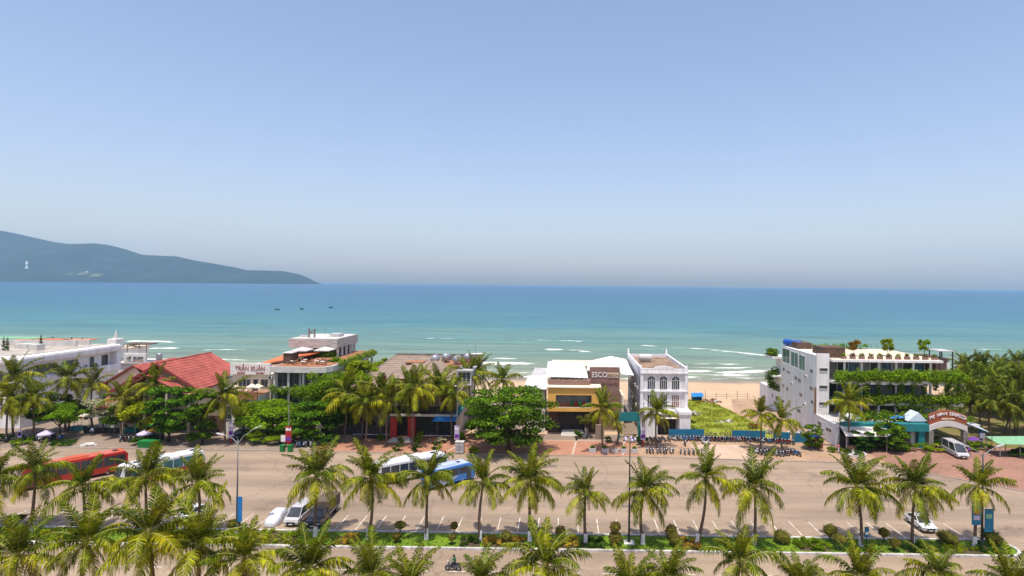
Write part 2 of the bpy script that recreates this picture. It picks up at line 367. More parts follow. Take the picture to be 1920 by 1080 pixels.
slab('near_pavement', [(-260, 36), (-260, 52), (120, 52), (120, 36)][::-1], M['concpave'], .12)
KB = [(x, y) for x, y in KERB]
def upto(x0, x1, yb):
    def ky(x):
        for (ax, ay), (bx, by) in zip(KB, KB[1:]):
            if ax <= x <= bx: return ay + (by - ay) * (x - ax) / (bx - ax)
    mid_ = [(x, y + .3) for x, y in KB if x0 < x < x1]
    return [(x0, ky(x0) + .3)] + mid_ + [(x1, ky(x1) + .3), (x1, yb), (x0, yb)]
slab('pavement', upto(-260, -46, 122), M['concpave'])
slab('brick_plaza', upto(-46, 13.6, 119), M['brickpave'], .105)
slab('sandy_forecourt', upto(13.6, 56, 118), M['sandpave'], .1)
slab('brick_forecourt', upto(56, 95, 113), M['brickpink'], .105)
slab('forecourt', [(95, 37), (200, 37), (200, 113), (95, 113)], M['brickpink'], .1)
m = MB()
for (ax, ay), (bx, by) in zip(KB, KB[1:]):
    d = Vector((bx - ax, by - ay)); n_ = max(1, int(d.length / 2.4)); u = d.normalized(); p = Vector((-u.y, u.x)) * .29
    for i in range(n_):
        s0 = Vector((ax, ay)) + d * (i + .012) / n_; s1 = Vector((ax, ay)) + d * (i + .988) / n_
        m.prism([tuple(s0), tuple(s1), tuple(s1 + p), tuple(s0 + p)], -.2, .125)
kind(m.build('far_kerb', M['kerbgrey'], bevel=.015), 'structure')
# white dividing lines in the plaza
plaza_lines = MB()
for x0, y0, x1, y1 in [(1.6, 104.9, 2.6, 116.2), (10.6, 104.9, 11.8, 115), (-10.4, 114.3, 12, 114.2), (-21, 106, -18.6, 113.5)]:
    d = strip([(x0, y0), (x1, y1)], .32, .112); plaza_lines.add(d.v, d.f)
kind(plaza_lines.build('paving_line', mat('pale_paving_line', (.5, .4, .33), .9, .1)), 'structure')
slab('cream_apron', [(-6, 114.4), (14, 114.4), (14, 118.9), (-6, 118.9)], M['concpave'], .112)
slab('pale_driveway', [(24.5, 103.9), (34, 103.3), (33.4, 112.6), (24, 112.6)], mat('pale_sand_driveway', (.5, .36, .26), .95, .08, .3, coord='World'), .108)

# grass verge between the carriageways, kerb stones round it
N_ = 10
vend = [(52.0 + 2.2 * math.sin(math.pi * i / N_), 69.2 - 2.2 * math.cos(math.pi * i / N_)) for i in range(N_ + 1)]
inner = [(-260, 67.3)] + [(50.9 + 1.9 * math.sin(math.pi * i / N_), 69.2 - 1.9 * math.cos(math.pi * i / N_)) for i in range(N_ + 1)] + [(-260, 71.1)]
verge = kind(MB().prism(inner, -.2, .16).build('grass_verge', M['lawn']), 'structure')
outer_pts = [(-260, 67)] + [(50.9 + 2.25 * math.sin(math.pi * i / N_), 69.2 - 2.25 * math.cos(math.pi * i / N_)) for i in range(N_ + 1)] + [(-260, 71.45)]
m = MB()
def kerbline(A, B, w, h, L=2.0):
    d = Vector(B) - Vector(A); n_ = max(1, round(d.length / L)); u = d.normalized(); p = Vector((-u.y, u.x)) * w
    for i in range(n_):
        s0 = Vector(A) + d * (i + .008) / n_; s1 = Vector(A) + d * (i + .992) / n_
        m.prism([tuple(s0), tuple(s1), tuple(s1 + p), tuple(s0 + p)], -.1, h)
for A, B in zip(outer_pts, outer_pts[1:]): kerbline(A, B, .32, .27)
kind(m.build('verge_kerb', M['kerb'], bevel=.02), 'structure')

# vacant lot with grass and sand, grove floor at the right
m = MB(); n1, n2 = 30, 44
for j in range(n2 + 1):
    for i in range(n1 + 1):
        u, v = i / n1, j / n2; X = 25.6 + u * (17.5 - 5 * v * v); Y = 117.6 + v * 39
        edge = min(u, 1 - u, v, 1 - v) * 8
        m.v.append((X + noise.noise((Y * .3, 3, X)) * .8 * (i == n1), Y, .02 + min(1, edge) * (.12 + .22 * noise.noise((X * .35, Y * .35, 0)))))
m.f = [(j * (n1 + 1) + i, j * (n1 + 1) + i + 1, (j + 1) * (n1 + 1) + i + 1, (j + 1) * (n1 + 1) + i) for j in range(n2) for i in range(n1)]
kind(m.build('vacant_lot_grass', M['fieldgrass'], smooth=True), 'structure')
slab('sandy_track', [(40.5, 117.8), (51.5, 117.8), (51.5, 159), (45, 158.5), (40.5, 140)], M['sandpave'], .015)
m = MB(); n1, n2 = 24, 20
for j in range(n2 + 1):
    for i in range(n1 + 1):
        X, Y = 78 + i * 4.2, 113.3 + j * 2.3
        m.v.append((X, Y, .03 + .06 * noise.noise((X * .2, Y * .2, 5))))
m.f = [(j * (n1 + 1) + i, j * (n1 + 1) + i + 1, (j + 1) * (n1 + 1) + i + 1, (j + 1) * (n1 + 1) + i) for j in range(n2) for i in range(n1)]
kind(m.build('grove_ground', M['grovegrass'], smooth=True), 'structure')
slab('restaurant_ground', [(-140, 122.3), (20, 122.3), (20, 156), (-140, 156)], M['concpave'], .03)

# ------------------------------------------------------------------ sea
SEA = -1.2
def sea_material():
    m = bpy.data.materials.new('sea_water'); m.use_nodes = True; nt = m.node_tree; N = nt.nodes; L = nt.links
    p = N['Principled BSDF']; p.inputs['Specular IOR Level'].default_value = .22; p.inputs['IOR'].default_value = 1.33
    g = N.new('ShaderNodeNewGeometry'); sx = N.new('ShaderNodeSeparateXYZ'); L.new(g.outputs['Position'], sx.inputs[0])
    nz = N.new('ShaderNodeTexNoise'); nz.inputs['Scale'].default_value = .012; nz.inputs['Detail'].default_value = 6
    mp = N.new('ShaderNodeMapping'); mp.inputs['Scale'].default_value = (.35, 1.2, 1); L.new(g.outputs['Position'], mp.inputs[0]); L.new(mp.outputs[0], nz.inputs['Vector'])
    # depth below the surface grows with the logarithm of the distance from the beach
    ad = N.new('ShaderNodeMath'); ad.operation = 'SUBTRACT'; ad.inputs[1].default_value = 178; L.new(sx.outputs['Y'], ad.inputs[0])
    ab = N.new('ShaderNodeMath'); ab.operation = 'MAXIMUM'; ab.inputs[1].default_value = 5; L.new(ad.outputs[0], ab.inputs[0])
    lg = N.new('ShaderNodeMath'); lg.operation = 'LOGARITHM'; lg.inputs[1].default_value = 10; L.new(ab.outputs[0], lg.inputs[0])
    off = N.new('ShaderNodeMath'); off.operation = 'MULTIPLY_ADD'; off.inputs[1].default_value = .55; L.new(nz.outputs['Fac'], off.inputs[0]); L.new(lg.outputs[0], off.inputs[2])
    mr = N.new('ShaderNodeMapRange'); mr.inputs[1].default_value = 1.4; mr.inputs[2].default_value = 4.0; L.new(off.outputs[0], mr.inputs[0])
    rp = N.new('ShaderNodeValToRGB'); el = rp.color_ramp.elements
    stops = [(0, (.3, .255, .165)), (.12, (.195, .215, .13)), (.26, (.155, .21, .135)), (.38, (.105, .2, .15)), (.5, (.035, .155, .165)), (.62, (.012, .118, .17)), (.78, (.005, .085, .165)), (1, (.005, .068, .155))]
    el[0].position, el[0].color = 0, (*stops[0][1], 1); el[1].position, el[1].color = 1, (*stops[-1][1], 1)
    for q, c in stops[1:-1]: e_ = el.new(q); e_.color = (*c, 1)
    L.new(mr.outputs[0], rp.inputs[0])
    # light and dark colour streaks, painted in for the shading of the swell
    n3 = N.new('ShaderNodeTexNoise'); n3.inputs['Scale'].default_value = .09; n3.inputs['Detail'].default_value = 11; n3.inputs['Roughness'].default_value = .8
    mp3 = N.new('ShaderNodeMapping'); mp3.inputs['Scale'].default_value = (.12, 1.3, 1); L.new(g.outputs['Position'], mp3.inputs[0]); L.new(mp3.outputs[0], n3.inputs['Vector'])
    hv = N.new('ShaderNodeHueSaturation'); mr3 = N.new('ShaderNodeMapRange'); mr3.inputs[1].default_value = .3; mr3.inputs[2].default_value = .7; mr3.inputs[3].default_value = .45; mr3.inputs[4].default_value = 1.5
    L.new(n3.outputs['Fac'], mr3.inputs[0]); L.new(mr3.outputs[0], hv.inputs['Value']); L.new(rp.outputs[0], hv.inputs['Color'])
    # foam carried by the breakers
    at = N.new('ShaderNodeAttribute'); at.attribute_name = 'foam'
    nf = N.new('ShaderNodeTexNoise'); nf.inputs['Scale'].default_value = .55; nf.inputs['Detail'].default_value = 6; nf.inputs['Roughness'].default_value = .75
    mpf = N.new('ShaderNodeMapping'); mpf.inputs['Scale'].default_value = (.45, 1, 1); L.new(g.outputs['Position'], mpf.inputs[0]); L.new(mpf.outputs[0], nf.inputs['Vector'])
    s1 = N.new('ShaderNodeMath'); s1.operation = 'ADD'; L.new(at.outputs['Fac'], s1.inputs[0]); L.new(nf.outputs['Fac'], s1.inputs[1])
    mf = N.new('ShaderNodeMapRange'); mf.inputs[1].default_value = .77; mf.inputs[2].default_value = 1.08; L.new(s1.outputs[0], mf.inputs[0])
    mx = N.new('ShaderNodeMixRGB'); mx.inputs[2].default_value = (.84, .83, .8, 1); L.new(mf.outputs[0], mx.inputs[0]); L.new(hv.outputs[0], mx.inputs[1]); L.new(mx.outputs[0], p.inputs['Base Color'])
    rr = N.new('ShaderNodeMapRange'); rr.inputs[3].default_value = .3; rr.inputs[4].default_value = .9; L.new(mf.outputs[0], rr.inputs[0]); L.new(rr.outputs[0], p.inputs['Roughness'])
    b = N.new('ShaderNodeBump'); b.inputs['Strength'].default_value = .9; b.inputs['Distance'].default_value = .5
    n4 = N.new('ShaderNodeTexNoise'); n4.inputs['Scale'].default_value = .35; n4.inputs['Detail'].default_value = 5
    mp4 = N.new('ShaderNodeMapping'); mp4.inputs['Scale'].default_value = (.35, 1, 1); L.new(g.outputs['Position'], mp4.inputs[0]); L.new(mp4.outputs[0], n4.inputs['Vector'])
    L.new(n4.outputs['Fac'], b.inputs['Height']); L.new(b.outputs[0], p.inputs['Normal'])
    return m
# breakers: x0, x1, y at x0, y at x1, strength, width
BR = [(-222, -199, 298.6, 296, 1, 3), (-190, -177, 265.5, 266.4, 1, 2.4), (-160, -145, 264, 265.4, .9, 2.6), (-196, -186, 336, 337, .7, 2), (-81, -57, 330, 330, .6, 2),
      (-25, 15, 330, 323, .65, 2.2), (39, 72, 306, 290, .6, 3.4), (71, 93, 289, 266, .7, 4), (-10, .3, 281, 280, .9, 2.6), (2.8, 11.4, 278, 273, .9, 3), (-42, -36, 259, 261, .9, 2.6),
      (-36, -14, 230.5, 230.4, 1, 4), (42, 54, 215.6, 216.3, .9, 3), (57, 75, 212.8, 219, 1, 3), (213, 240, 304, 301, 1, 3), (187, 205, 252.7, 253.6, 1, 4), (-310, -300, 325, 325, .8, 3),
      (-150, -128, 232, 231, 1, 3.5), (-128, -100, 221, 220, 1, 4), (-105, -70, 212, 214, .9, 3.5), (-95, -84, 246, 246, .7, 2), (-70, -40, 236, 238, .5, 2), (5, 40, 238, 236, .55, 2.2),
      (20, 46, 226, 224, .6, 2.4), (100, 150, 240, 236, .9, 3), (80, 120, 222, 224, .9, 3), (-240, -200, 245, 243, .9, 3), (-200, -160, 228, 230, .9, 3), (120, 170, 262, 258, .7, 2.6),
      (-30, -12, 246, 247, .6, 2), (52, 70, 236, 237, .6, 2), (-60, -45, 222, 222, .8, 2.5), (-10, 20, 219, 220, .8, 3), (-250, 300, 207.5, 207.5, .5, 2.4), (-250, 300, 202, 202, .55, 2.2), (-250, 300, 198.4, 198.4, .55, 1.6), (-250, -20, 214, 213, .5, 2.4), (30, 300, 226, 229, .5, 2.2), (-250, 300, 262, 264, .28, 2.4), (-250, 300, 318, 316, .26, 2)]
def breaker(x, y):
    h = f = 0
    for x0, x1, y0, y1, s_, w in BR:
        if x < x0 - 6 or x > x1 + 6: continue
        t = (x - x0) / (x1 - x0); yc = y0 + (y1 - y0) * min(1, max(0, t)) + 2.2 * noise.noise((x * .06, y0 * .37, 1)) + .8 * noise.noise((x * .25, y0, 4))
        d = y - yc
        if abs(d) > w * 4: continue
        ends = min(1, max(0, min(t, 1 - t) * (x1 - x0) + 6) / 9)
        brk = .65 + .7 * noise.noise((x * .11, y0 * .9, 7))
        h += s_ * ends * .75 * math.exp(-(d / (w * .9)) ** 2)
        fr = math.exp(-(d / (w * .55)) ** 2) if d > 0 else math.exp(-(d / (w * 1.05)) ** 2)
        f = max(f, s_ * ends * fr * brk)
    return h, f
xs = [-16000, -12000, -9000, -6000, -4000, -2600, -1700, -1100, -720, -480, -340, -280] + [-240 + 1.5 * i for i in range(361)] + [330, 380, 480, 720, 1100, 1700, 2600, 4000, 6000, 9000, 12000]
ys = [193 + .7 * i for i in range(160)]; st = .72
while ys[-1] < 11000: st *= 1.06; ys.append(ys[-1] + st)
mb = MB(); foam = []
for y in ys:
    for x in xs:
        h = f = 0
        if y < 345 and -330 < x < 300: h, f = breaker(x, y)
        sw = 0
        if y < 900: sw = .22 * noise.noise((x * .03, y * .13, 2)) + .1 * noise.noise((x * .11, y * .3, 9))
        mb.v.append((x, y, SEA + h * .8 + sw * (1 if y > 215 else max(.1, (y - 193) / 22)))); foam.append(f)
nx = len(xs)
mb.f = [(j * nx + i, j * nx + i + 1, (j + 1) * nx + i + 1, (j + 1) * nx + i) for j in range(len(ys) - 1) for i in range(nx - 1)]
sea = kind(mb.build('sea', sea_material(), smooth=True), 'structure')
at = sea.data.attributes.new('foam', 'FLOAT', 'POINT'); at.data.foreach_set('value', foam)

# ------------------------------------------------------------------ far headland, statue on its slope, fishing boats
RIDGE = [(-9500, 690), (-8200, 650), (-7200, 610), (-6321, 572), (-6141, 538), (-5960, 498), (-5720, 447), (-5540, 425), (-5240, 434), (-5090, 418), (-4910, 372), (-4730, 314), (-4521, 305), (-4341, 300),
         (-4162, 261), (-3923, 222), (-3684, 182), (-3534, 148), (-3326, 150), (-3147, 146), (-2968, 113), (-2848, 66), (-2776, 18), (-2740, -8)]
def ridge(x):
    for (a_, za), (b_, zb) in zip(RIDGE, RIDGE[1:]):
        if a_ <= x <= b_: return za + (zb - za) * (x - a_) / (b_ - a_)
    return -8
mb = MB(); xs = [-9500 + 40 * i for i in range(170)]; vs_ = [i / 44 for i in range(45)]
for v in vs_:
    for x in xs:
        top = ridge(x)
        yf = 4750 + (x + 6300) * .42 if x > -6300 else 4750   # shoreline swings back towards the point
        Y = yf + (6500 - yf) * v * 1.6
        p = v * 1.6
        prof = min(1, p) ** .85 if p <= 1 else max(0, 1 - (p - 1) * 1.2)
        n_ = noise.fractal((x * .0022, Y * .0022, 3), 1, 2, 4)
        # keep the skyline: height seen from the town scales with distance
        z = top * prof * (Y / 6500 if p > 1 else 1) + n_ * 55 * min(1, prof * 2.2) * (1 - abs(2 * min(1, p) - 1) ** 3) * min(1, top / 120)
        mb.v.append((x, Y, max(-8, z - 4)))
nx = len(xs)
mb.f = [(j * nx + i, j * nx + i + 1, (j + 1) * nx + i + 1, (j + 1) * nx + i) for j in range(len(vs_) - 1) for i in range(nx - 1)]
M['hill'] = mat('forested_hillside', (.014, .03, .03), .95, .3, .006, c2=(.006, .013, .018), coord='World', detail=10, bump=1, bscale=.02)
hills = kind(mb.build('hills', M['hill'], smooth=True), 'structure')
t = thing('temple_statue', 'tall white robed statue standing on the lower slope of the headland', 'statue', (-5099, 5510, 120)); t.scale = (.8, .8, .8)
M['marble'] = mat('white_marble', (.85, .85, .85), .6, .03, .05)
MB().lathe([(20, 0), (20, 6), (15, 7), (15, 14), (17, 15), (17, 18), (11, 19)], n=16).build('pedestal', M['marble'], t, local=True)
MB().lathe([(9, 18), (10.5, 24), (10, 40), (9, 52), (11.5, 62), (11, 70), (7, 76), (3.4, 79), (3.3, 80)], n=16).build('robe', M['marble'], t, smooth=True, local=True)
MB().ell((0, 0, 85), (4.6, 4.8, 6.4), 12, 8).lathe([(3.6, 88), (3, 93), (1.2, 97), (.2, 98)], n=10).build('head', M['marble'], t, smooth=True, local=True)
MB().tube([(-10, -3, 64), (-8, -9, 55), (0, -11, 57)], [3, 2.6, 2], 8).tube([(10, -3, 64), (8, -9, 52), (1, -11, 50)], [3, 2.6, 2], 8).build('arms', M['marble'], t, smooth=True, local=True)
m2 = MB(); rr = random.Random(4)
for k in range(5):
    i0 = min(range(len(mb.v)), key=lambda q: (mb.v[q][0] + 4760 - 55 * k) ** 2 + (mb.v[q][1] - 5545 - 18 * k) ** 2)
    j0, c0 = divmod(i0, nx)
    for dj in range(2):
        q = [(j0 + dj) * nx + c0, (j0 + dj) * nx + c0 + 1, (j0 + dj + 1) * nx + c0 + 1, (j0 + dj + 1) * nx + c0]
        m2.quad(*[(mb.v[w_][0], mb.v[w_][1] - 1.5, mb.v[w_][2] + 2.5) for w_ in q])
kind(m2.build('hillside_clearing', mat('pale_meadow', (.09, .12, .06), .95, .3, .02, coord='World')), 'structure')
t2 = thing('shore_pavilion', 'tiny pale pavilion on the headland right of the white statue', 'building', (-4650, 5660, 89)); t2.scale = (.6, .6, .6)
MB().box(-14, 14, -10, 10, 0, 16).build('wall', M['marble'], t2, local=True)
MB().add([(-18, -14, 16), (18, -14, 16), (18, 14, 16), (-18, 14, 16), (0, 0, 27)], [(0, 1, 4), (1, 2, 4), (2, 3, 4), (3, 0, 4), (3, 2, 1, 0)]).build('roof', M['roofgrey'], t2, local=True)
def boat(X, Y, rz, label, s=1):
    b = thing('fishing_boat', label, 'boat', (X, Y, SEA), rz, 'fishing boats on the sea')
    hull = MB(); L_ = 5 * s
    secs = [(-L_, .9, .9), (-L_ * .5, 1.3, .7), (0, 1.4, .65), (L_ * .6, 1.1, .85), (L_, .08, 1.35)]
    for x, w, h in secs: hull.v += [(x, -w, h), (x, -w * .6, -.3), (x, w * .6, -.3), (x, w, h)]
    for i in range(4):
        for k in range(3): hull.f.append((i * 4 + k, i * 4 + k + 1, i * 4 + k + 5, i * 4 + k + 4))
        hull.f.append((i * 4 + 3, i * 4, i * 4 + 4, i * 4 + 7))
    hull.f += [(0, 1, 2, 3)]
    hull.build('hull', M['wood'], b, local=True)
    MB().box(-1.6, -.4, -.6, .6, .7, 1.5).build('cabin', M['bluefence'], b, local=True)
    MB().tube([(.6, 0, .6), (.6, 0, 2.2)], .07, 6).build('mast', M['wood'], b, local=True)
boat(-314.5, 638, .3, 'small dark fishing boat on the sea, leftmost of three', .5)
boat(-296, 656, 2.8, 'small dark fishing boat on the sea, middle of three', .5)
boat(-282, 704, .1, 'small dark fishing boat on the sea, rightmost of three', .5)

# ------------------------------------------------------------------ haze
hz_m = bpy.data.materials.new('sea_haze'); hz_m.use_nodes = True; nt = hz_m.node_tree
nt.nodes.remove(nt.nodes['Principled BSDF'])
pv = nt.nodes.new('ShaderNodeVolumePrincipled'); pv.inputs['Color'].default_value = (.55, .82, 1, 1); pv.inputs['Density'].default_value = .000062
pv.inputs['Anisotropy'].default_value = .2
nt.links.new(pv.outputs[0], nt.nodes['Material Output'].inputs['Volume'])
kind(MB().box(-17000, 13000, -400, 11800, -12, 760).build('haze', hz_m), 'stuff')

# ------------------------------------------------------------------ vegetation: palms
def frond_mesh(name, th0, bend, L, mt, seed, side=1.0, n=42, lw=.047, hang=.6):
    """one pinnate frond along +X: a curved rib and two rows of separate leaflets"""
    rr = random.Random(seed); m = MB(); K = 14
    pts = []; p = Vector((0, 0, 0)); th = th0
    for i in range(K + 1):
        t = i / K; pts.append(p.copy()); th = th0 - bend * t ** 1.25
        p = p + Vector((math.cos(th), 0, math.sin(th))) * (L / K)
    curl = rr.uniform(-.5, .5)
    for i, q in enumerate(pts): q.y = curl * (i / K) ** 2
    m.tube(pts, [.05 * (1 - .85 * i / K) + .006 for i in range(K + 1)], 4)
    nr = len(m.f)
    for k in range(n):
        t = .14 + .86 * (k + .5) / n
        f = t * K; i = min(K - 1, int(f)); q = pts[i].lerp(pts[i + 1], f - i); T = (pts[i + 1] - pts[i]).normalized()
        up = Vector((-T.z, 0, T.x)) if abs(T.x) + abs(T.z) > .01 else Vector((0, 0, 1))
        ll = (.3 + .7 * math.sin(math.pi * min(1, t * .92 + .1)) ** .7) * .27 * L * rr.uniform(.7, 1.15)
        for s in (-1, 1):
            fw = .45 + .45 * t + rr.uniform(-.22, .22)
            d = (Vector((0, s * side, 0)) + T * fw + up * rr.uniform(.0, .25)).normalized()
            dr = Vector((0, 0, -1)) * ll * hang * rr.uniform(.6, 1.25)
            a_ = q; b_ = q + d * ll * .55 + dr * .2; c_ = q + d * ll * .85 + dr
            wv = T * lw * rr.uniform(.8, 1.2)
            m.add([a_ - wv * .7, a_ + wv * .7, b_ + wv, b_ - wv, c_], [(0, 1, 2, 3), (3, 2, 4)])
    me = m.mesh(name, M['rachis'] if mt is not M['frondb'] else M['frondb']); me.materials.append(mt)
    me.polygons.foreach_set('material_index', [0] * nr + [1] * (len(me.polygons) - nr))
    return me
FR = {'up': [], 'mid': [], 'flat': [], 'hang': [], 'dead': []}
for i in range(4):
    FR['up'].append(frond_mesh('frond', R(80 - 4 * i), R(26 + 12 * i), 3.9, M['frondg'] if i % 2 else M['frond'], 10 + i, .8, hang=.45))
    FR['mid'].append(frond_mesh('frond', R(52 - 6 * i), R(70 + 10 * i), 4.0, M['frond'] if i != 1 else M['frondg'], 20 + i, hang=.85))
    FR['flat'].append(frond_mesh('frond', R(22 - 7 * i), R(78 + 6 * i), 4.0, M['frond'] if i % 2 else M['frondy'], 30 + i, hang=1.05))
    FR['hang'].append(frond_mesh('frond', R(-12 - 12 * i), R(62 - 6 * i), 3.7, M['frondy'] if i != 2 else M['frond'], 40 + i, .8, hang=1.0))
for i in range(2): FR['dead'].append(frond_mesh('frond', R(-45 - 15 * i), R(35), 3.0, M['frondb'], 50 + i, .5, n=20, hang=.8))
def frond_plan(rr, n=22, wind=0, dead=.55):
    plan = []; az = rr.uniform(0, 6.28)
    for i in range(n):
        az += 2.399; q = i / n
        k = 'up' if q < .3 else 'mid' if q < .55 else 'flat' if q < .76 else 'hang'
        if i == n - 1 and rr.random() < dead: k = 'dead'
        a2 = az + rr.uniform(-.25, .25) + wind * math.sin(-az) * .45   # fronds swing downwind (+X)
        plan.append((rr.choice(FR[k]), a2, rr.uniform(-.2, .2), rr.uniform(.74, 1.14)))
    return plan
NUT = MB()
for i in range(7):
    an = i * 2.1; NUT.ell((.24 * math.cos(an), .24 * math.sin(an), -.18 - .1 * (i % 3)), (.15, .15, .18), 7, 5)
NUT = NUT.mesh('coconut_cluster', M['nut'], True)
def palm(base, crown, label, group, seed, size=1.0, paint=False, n=22, wind=0, merged=None, r0=.2, nuts=True, name='coconut_palm'):
    rr = random.Random(seed)
    t = thing(name, label, 'palm tree', base, 0, group)
    if paint and rr.random() < .6: crown = (crown[0] + rr.uniform(-.5, .5), crown[1] + rr.uniform(-.6, .6), crown[2] + rr.uniform(-.35, .35))
    d = Vector(crown) - Vector(base); K = 8
    bow = Vector((rr.uniform(-.5, .5), rr.uniform(-.3, .3), 0)); size *= rr.uniform(.9, 1.1); n = max(15, n + rr.randint(-5, 3))
    pts = [d * (i / K) + bow * math.sin(math.pi * i / K) for i in range(K + 1)]; pts[0].z = -.1
    m = MB(); rads = [r0 * (1.35 if i == 0 else 1.0) * (1 - .4 * i / K) for i in range(K + 1)]
    fine = []; fr = []
    for i in range(K * 3):
        f = i / 3; j = int(f); q = pts[j].lerp(pts[j + 1], f - j); r_ = rads[j] + (rads[j + 1] - rads[j]) * (f - j)
        fine.append(q); fr.append(r_ * (1.06 if i % 2 else .96))
    fine.append(pts[-1]); fr.append(rads[-1])
    m.tube(fine, fr, 9); m.build('trunk', M['trunk'], t, smooth=True, local=True)
    if paint:
        h = 1.25 / d.z
        MB().tube([pts[0], d * (h * .5), d * h], [r0 * 1.5, r0 * 1.18, r0 * 1.13], 10, cap=False).build('whitewashed_base', M['lime'], t, smooth=True, local=True)
    if merged is not None:
        obj('crown', merged, t, d, (rr.uniform(-.1, .1), rr.uniform(-.1, .1), rr.uniform(0, 6.3)), size)
        return t
    for me, az, tw, sc in frond_plan(rr, n, wind):
        obj('frond', me, t, d + Vector((.08 * math.cos(az), .08 * math.sin(az), rr.uniform(-.15, .1))), (tw, 0, az), size * sc)
    if nuts: obj('coconut_cluster', NUT, t, d, (0, 0, rr.uniform(0, 6)), size)
    return t
def merged_crown(seed, n=20):
    rr = random.Random(seed); v = []; f = []; mi = []; mats = [M['rachis']]
    for me, az, tw, sc in frond_plan(rr, n, 0, .6):
        X = Euler((tw, 0, az)).to_matrix() * sc; b = len(v); mt = {M['frondy']: M['frond'], M['frond']: M['frondg']}.get(me.materials[1], me.materials[1])
        if mt not in mats: mats.append(mt)
        v += [tuple(X @ q.co) for q in me.vertices]; f += [tuple(i + b for i in p.vertices) for p in me.polygons]
        mi += [0 if p.material_index == 0 else mats.index(mt) for p in me.polygons]
    me = bpy.data.meshes.new('palm_crown'); me.from_pydata(v, [], f)
    for q in mats: me.materials.append(q)
    me.polygons.foreach_set('material_index', mi); me.update(); return me
CROWN = [merged_crown(300 + i) for i in range(5)]

# whitewashed row on the grass verge: base x, y, crown x, z
ROW = [(-69.5, 70, -69.4, 5.6), (-64, 70, -63.6, 7.0), (-57.2, 69.8, -57.3, 5.6), (-49.7, 69.6, -49.9, 6.8), (-44, 69.6, -43.6, 6.3), (-29.5, 69.7, -29.4, 7.3), (-23.1, 69.4, -22.8, 7.2), (-16.2, 69.5, -16.3, 7.1),
       (-9.8, 69.2, -9.8, 6.9), (-3.9, 69.3, -4, 7.3), (2.7, 68.8, 2.6, 6.1), (9.4, 69, 9.5, 6.4), (15.8, 69.2, 16.6, 7.7), (22.6, 69.4, 22.3, 7.0), (35.1, 69.3, 35, 7.1), (41.1, 69.3, 41.4, 7.1), (48.5, 69.5, 48.7, 7.3)]
SZ = [1, .98, .98, 1.0, 1.02, .95, .95, .95, .93, 1.02, .8, .95, .98, 1.02, 1.0, 1.0, .95]
for i, (x, y, cx, cz) in enumerate(ROW):
    palm((x, y, .15), (cx, y, cz), 'coconut palm with whitewashed base on the grass verge, %s from the left in its row' % ORD[i], 'palms along the grass verge', 100 + i,
         1.14 * SZ[i], True, 25 if i != 10 else 20, wind=(.9 if i > 13 else .1 + .5 * ((i * 7) % 5) / 4))
# nearest row along the lower edge of the picture
NEAR = [(-46.8, 6.9), (-41.4, 8.0), (-35, 9.4), (-31.3, 7.9), (-27.3, 7.6), (-21.3, 7.3), (-16.4, 6.0), (-13, 5.9), (-6.8, 6.3), (-1.5, 6.9), (5.7, 6.1), (9, 6.6), (15.2, 7.5), (19.8, 6.5), (25.5, 6.6), (31.8, 7.3), (37.7, 6.5)]
for i, (x, z) in enumerate(NEAR):
    y = 50 + .8 * math.sin(i * 2.3)
    z -= (1.0 if i not in (9, 12) else .7) if i > 5 else (.3 if i < 4 else 1.0)
    palm((x * .985, y - .3, .12), (x, y, z), 'near coconut palm cut by the lower picture edge, %s from the left' % ORD[i], 'palms of the nearest row', 200 + i, (1.2 if i < 4 else 1.0) if i < 6 else .93, False, 25, wind=.2, r0=.22)
# far side of the road: base y, crown x, z
FARP = [(112, -105.8, 11.4, 'tall coconut palm before the long white building, leftmost on the far pavement'), (108, -103.2, 8, 'shorter coconut palm at the left picture edge beyond the road'), (110, -100.3, 8, 'coconut palm beside the left far street lamp, in front of the white building'),
        (116, -98.9, 10.6, 'coconut palm in front of the middle of the long white building'), (118, -95.4, 9.6, 'coconut palm right of the taller one before the white building'), (112, -84.9, 7.5, 'coconut palm beside the green market canopy'),
        (114, -80.4, 9.6, 'coconut palm before the gable of the red roofed house'), (109, -63.3, 9, 'coconut palm before the red lettered sign building'), (112, -41.8, 9.1, 'leftmost of four coconut palms before the brown roofed restaurant'),
        (108, -36.7, 8.2, 'second of four coconut palms before the brown roofed restaurant'), (109, -32.6, 8.5, 'third coconut palm before the brown roofed restaurant, near the red pillars'), (109, -27.7, 10.8, 'large coconut palm before the brown roofed restaurant, right of the red pillars'),
        (112, -21.3, 9.4, 'coconut palm beside the banner lamp post at the end of the brown roofed restaurant'), (125, -20.6, 10.9, 'coconut palm behind, between the brown roofed restaurant and the big almond tree'), (132, -20, 10.4, 'farthest coconut palm by the lane leading to the beach'),
        (128, -13.4, 9.5, 'coconut palm behind the big almond tree'), (107, 7.1, 7.7, 'solitary coconut palm on the brick plaza before the brown sign wall'), (112, 9.8, 4.4, 'small coconut palm drooping beside the solitary plaza palm'),
        (110, 17.3, 6.7, 'coconut palm in front of the white arched building'), (109, 36.5, 6.7, 'left of two coconut palms over the parked motorbikes'), (108, 40, 5.9, 'right of two coconut palms over the parked motorbikes'), (113, -35.2, 9.2, 'coconut palm close before the brown roof, between the second and third kerbside palms'), (114, -30.2, 9.6, 'coconut palm beside the restaurant steps, behind the large one'), (115, -24.6, 9.8, 'coconut palm over the blue awning of the brown roofed restaurant'), (113, -38.8, 8.4, 'coconut palm behind the dark fence at the plaza corner'), (110, 53.3, 9, 'tall coconut palm beside the white awning of the garden building')]
for i, (y, x, z, lb) in enumerate(FARP):
    palm((x + rnd.uniform(-.4, .4), y, .1), (x, y, z), lb, 'palms on the far side of the road', 400 + i, (1.25 if z > 8 else 1.12) * (.6 if i == 17 else 1), False, 22, wind=.2, r0=.19)
